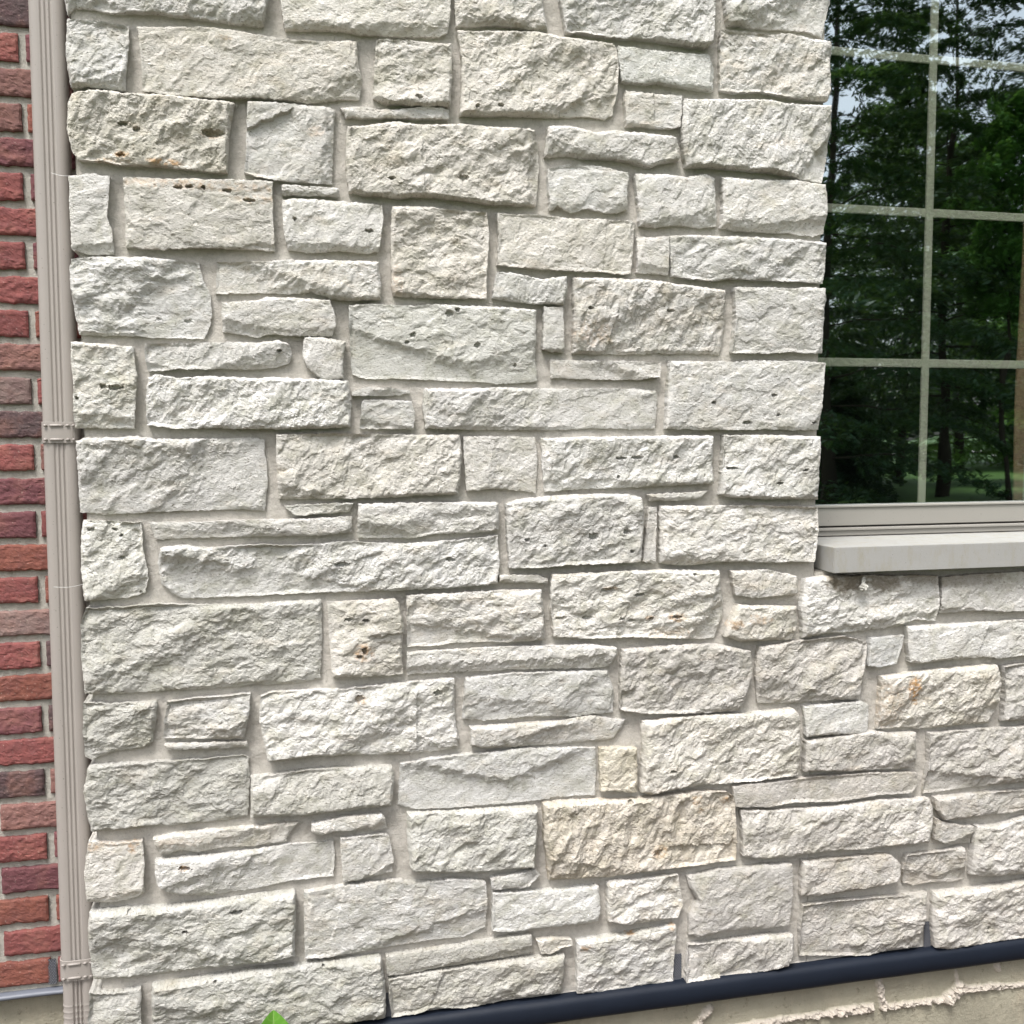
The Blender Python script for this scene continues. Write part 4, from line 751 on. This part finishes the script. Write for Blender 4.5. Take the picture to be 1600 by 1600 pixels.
# plant whose topmost leaf tip shows at the foot of the wall
tipx, tipz = (0.0285, 0.4394)
pl = empty('leafy_plant', (tipx, -.2, 0))
tag(pl, 'bright green leafy plant growing at the foot of the stone wall', 'plant')
bm = bmesh.new(); tube(bm, [(0, 0, -.02), (.004, .002, .08), (-.003, 0, .16), (0, 0, tipz-.13)], [.006, .005, .004, .0025], 8)
bm_obj('stem', bm, M_HOSTA, pl, True)
def leaf(base, az, length, width, rise):
    n, m = 15, 9; V = []
    for i in range(n):
        t = i/(n-1); wv = width*(math.sin(math.pi*min(1, t*.93+.04))**.8)*(1-.35*t) if i < n-1 else .0008
        r = length*t; zc = rise*math.sin(t*1.5)*length
        for j in range(m):
            s = j/(m-1)*2-1
            V.append((r*math.cos(rise*.9), s*wv, zc+abs(s)*wv*.35+.002*math.sin(9*t+3*s)))
    V = np.array(V); c, s = math.cos(az), math.sin(az)
    V = np.stack([V[:, 0]*c-V[:, 1]*s, V[:, 0]*s+V[:, 1]*c, V[:, 2]], -1)+np.array(base)
    return link('leaf', np_mesh('leaf', V, grid_quads(n, m), M_HOSTA, True), pl)
for k in range(6): leaf((0, 0, .05+.02*k), k*2.4+.4, .13-.008*k, .035, .45)
n, m = 121, 61; V = []
for i in range(n):                                         # upright leaf, its tip in the picture
    t = i/(n-1); wv = .095*(1-t)**.72*min(1, (t+.02)*4)
    for j in range(m):
        s = j/(m-1)*2-1
        V.append((s*wv, -.02*math.sin(t*2)+abs(s)*wv*-.45, tipz-.13+.13*t))
me = np_mesh('leaf', V, grid_quads(n, m)[:, ::-1], M_HOSTA, True)
uu, ss = np.meshgrid(np.linspace(0, 1, n), np.linspace(-1, 1, m), indexing='ij')
vn = np.maximum(np.exp(-(ss/.05)**2), .3*np.clip(np.cos((uu*75-np.abs(ss)*9))*1.6-.8, 0, 1))
ca = me.color_attributes.new('vein', 'FLOAT_COLOR', 'POINT'); ca.data.foreach_set('color', np.stack([vn]*3+[vn*0+1], -1).astype(np.float32).ravel())
link('leaf', me, pl)

# ------------------------------------------------------------------ ground, lawn and the trees the window mirrors
bm = bmesh.new(); bmesh.ops.create_grid(bm, x_segments=2, y_segments=2, size=150)
tag(bm_obj('ground', bm, M_GRASS), kind='structure')
bm = bmesh.new(); vv = [bm.verts.new(p) for p in ((-12, -4.2, .004), (14, -4.2, .004), (14, .3, .004), (-12, .3, .004))]; bm.faces.new(vv)
tag(bm_obj('mulch_bed', bm, M_MULCH), kind='structure')  # unseen bed, added dark to hold down light bouncing onto the wall
bm = bmesh.new(); vv = [bm.verts.new(p) for p in ((-40, -58, .004), (90, -44, .004), (90, -50, .004), (-40, -65, .004))]; bm.faces.new(vv)
tag(bm_obj('path', bm, M_PATH), kind='structure')

def tree(name, x, y, hgt, rad, seed, mt, label, group, z0=.6, limbs=110, per=420, lsize=.055, trunk=.11, droop=.22, flatness=.06, spread=.42):
    rs = np.random.RandomState(seed); t = empty(name, (x, y, 0)); tag(t, label, 'tree', group)
    bm = bmesh.new(); zs = np.linspace(-.05, hgt*.97, 12)
    cxs = [(.10*math.sin(z*.7+seed), .10*math.cos(z*.6+seed*2), z) for z in zs]
    tube(bm, cxs, [trunk*(1-.9*i/11)*(1.35 if i == 0 else 1) for i in range(12)], 9)
    leaves = []
    for k in range(limbs):
        f = (k+.5)/limbs; z = z0+(hgt-z0)*f**.9; az = k*2.39996+rs.uniform(-.3, .3)
        ln = rad*(1-f)**.6*(.35+.65*min(1, (f+.12)*4))*rs.uniform(.65, 1.15)+.25
        rise = rs.uniform(-.05, .35)+.5*f
        ts = np.linspace(0, 1, 6)
        pts = [(ln*u*math.cos(az), ln*u*math.sin(az), z+ln*(rise*u-droop*(1+rise)*u*u*1.6)) for u in ts]
        tube(bm, pts, [max(.004, trunk*.22*(1-u)*(1-f*.7)) for u in ts], 5)
        cnt = int(per*(.3+.7*ln/rad)); nt_ = max(5, int(ln*7))
        tw = rs.randint(0, nt_, cnt); u = (tw+.5)/nt_*.92+.08; side = np.where(tw % 2, 1, -1)
        tl = ln*spread*(1.05-u)+.10; vv_ = rs.rand(cnt)**.8*tl
        rx = ln*u + vv_*.55; sx = side*vv_*.85
        zz_ = z+ln*(rise*u-droop*(1+rise)*u*u*1.6) - .22*vv_ + rs.randn(cnt)*flatness
        rx += rs.randn(cnt)*.035; sx += rs.randn(cnt)*.035
        leaves.append(np.stack([rx*math.cos(az)-sx*math.sin(az), rx*math.sin(az)+sx*math.cos(az), zz_], -1))
    bm_obj('trunk', bm, M_BARK, t, True)
    P = np.concatenate(leaves); n = len(P)
    a = rs.rand(n)*2*np.pi; tl = rs.randn(n)*.35; l = lsize*rs.uniform(.6, 1.3, n)
    d1 = np.stack([np.cos(a)*np.cos(tl), np.sin(a)*np.cos(tl), np.sin(tl)-.25], -1)*l[:, None]
    r = rs.randn(n)*.5
    d2 = np.stack([-np.sin(a)*np.cos(r), np.cos(a)*np.cos(r), np.sin(r)], -1)*(l*.42)[:, None]
    V = np.stack([P-d1, P+d2, P+d1, P-d2], 1).reshape(-1, 3)
    link('crown', np_mesh('crown', V, np.arange(4*n).reshape(-1, 4), mt), t)
G = 'trees across the lawn'
tree('conifer_tree', 14.6, -18.0, 14, 3.4, 1, M_LEAF, 'tall dark conifer with drooping sprays and a bare lower trunk', G, z0=1.7, limbs=84, per=1350, lsize=.06, flatness=.045, spread=.5)
tree('conifer_tree', 10.4, -15.5, 14, 3.3, 2, M_LEAF, 'tall dark conifer standing nearest the house', G, z0=.15, limbs=84, per=1350, lsize=.06, flatness=.045, spread=.5)
tree('conifer_tree', 8.4, -21.0, 9.5, 3.4, 3, M_LEAF, 'dark conifer leftmost in the front row across the lawn', G, z0=.1, per=700, lsize=.075)
tree('conifer_tree', 17.6, -15.0, 13.5, 3.0, 4, M_LEAF, 'dark conifer right of the bare trunked one', G, z0=1.6, per=500, lsize=.075)
tree('conifer_tree', 12.6, -23.0, 8.2, 3.8, 5, M_LEAF, 'broad dark conifer half hidden behind the two front ones', G, z0=.1, per=800, lsize=.085)
tree('conifer_tree', 18.2, -25.0, 11, 3.8, 6, M_LEAF, 'shorter dark conifer at the right behind the front row', G, z0=1.5, per=600, lsize=.085)
for k, (x, y, h, r_, l) in enumerate(((13, -37, 9, 5, 'behind the broad conifer'), (19.5, -38, 8, 5, 'standing alone beside the pale path'), (26.5, -34, 12, 5.2, 'tallest of its row'), (32, -38, 9, 5, 'at the far right of its row'), (7, -37, 9.5, 5, 'at the far left of its row'))):
    tree('broadleaf_tree', x, y, h, r_, 20+k, M_LEAF2, 'bright green broadleaf tree ' + l, G, z0=.3, limbs=80, per=420, lsize=.14, trunk=.16, droop=.12, flatness=.16)

tree('broadleaf_tree', 14.5, -15.8, 7.7, 1.35, 41, M_LEAF3, 'slim young bright green tree in front of the bare trunked conifer', G, z0=3.6, limbs=50, per=700, lsize=.06, trunk=.06, droop=.15, flatness=.1)
for k, (x, y, h, r_, l) in enumerate(((12.4, -19.2, 3.0, 1.7, 'between the two front conifers'), (14.0, -21.0, 2.6, 1.3, 'touching the bare trunk'), (8.2, -19, 2.6, 1.7, 'leftmost under the conifers'), (11.2, -20.5, 3.2, 1.9, 'under the broad conifer'), (13.4, -22.5, 2.8, 1.7, 'beside the bare trunk'), (16.4, -27, 3.2, 1.6, 'farthest back beside the open lawn'))):
    tree('shrub', x, y, h, r_, 60+k, M_LEAF, 'dark rounded shrub ' + l, 'shrubs under the conifers', z0=.05, limbs=60, per=380, lsize=.07, trunk=.04, droop=.3, flatness=.1)

tree('conifer_tree', 9.6, -28, 17, 4.6, 7, M_LEAF, 'very tall conifer far back on the left', G, z0=1, per=520, lsize=.085)
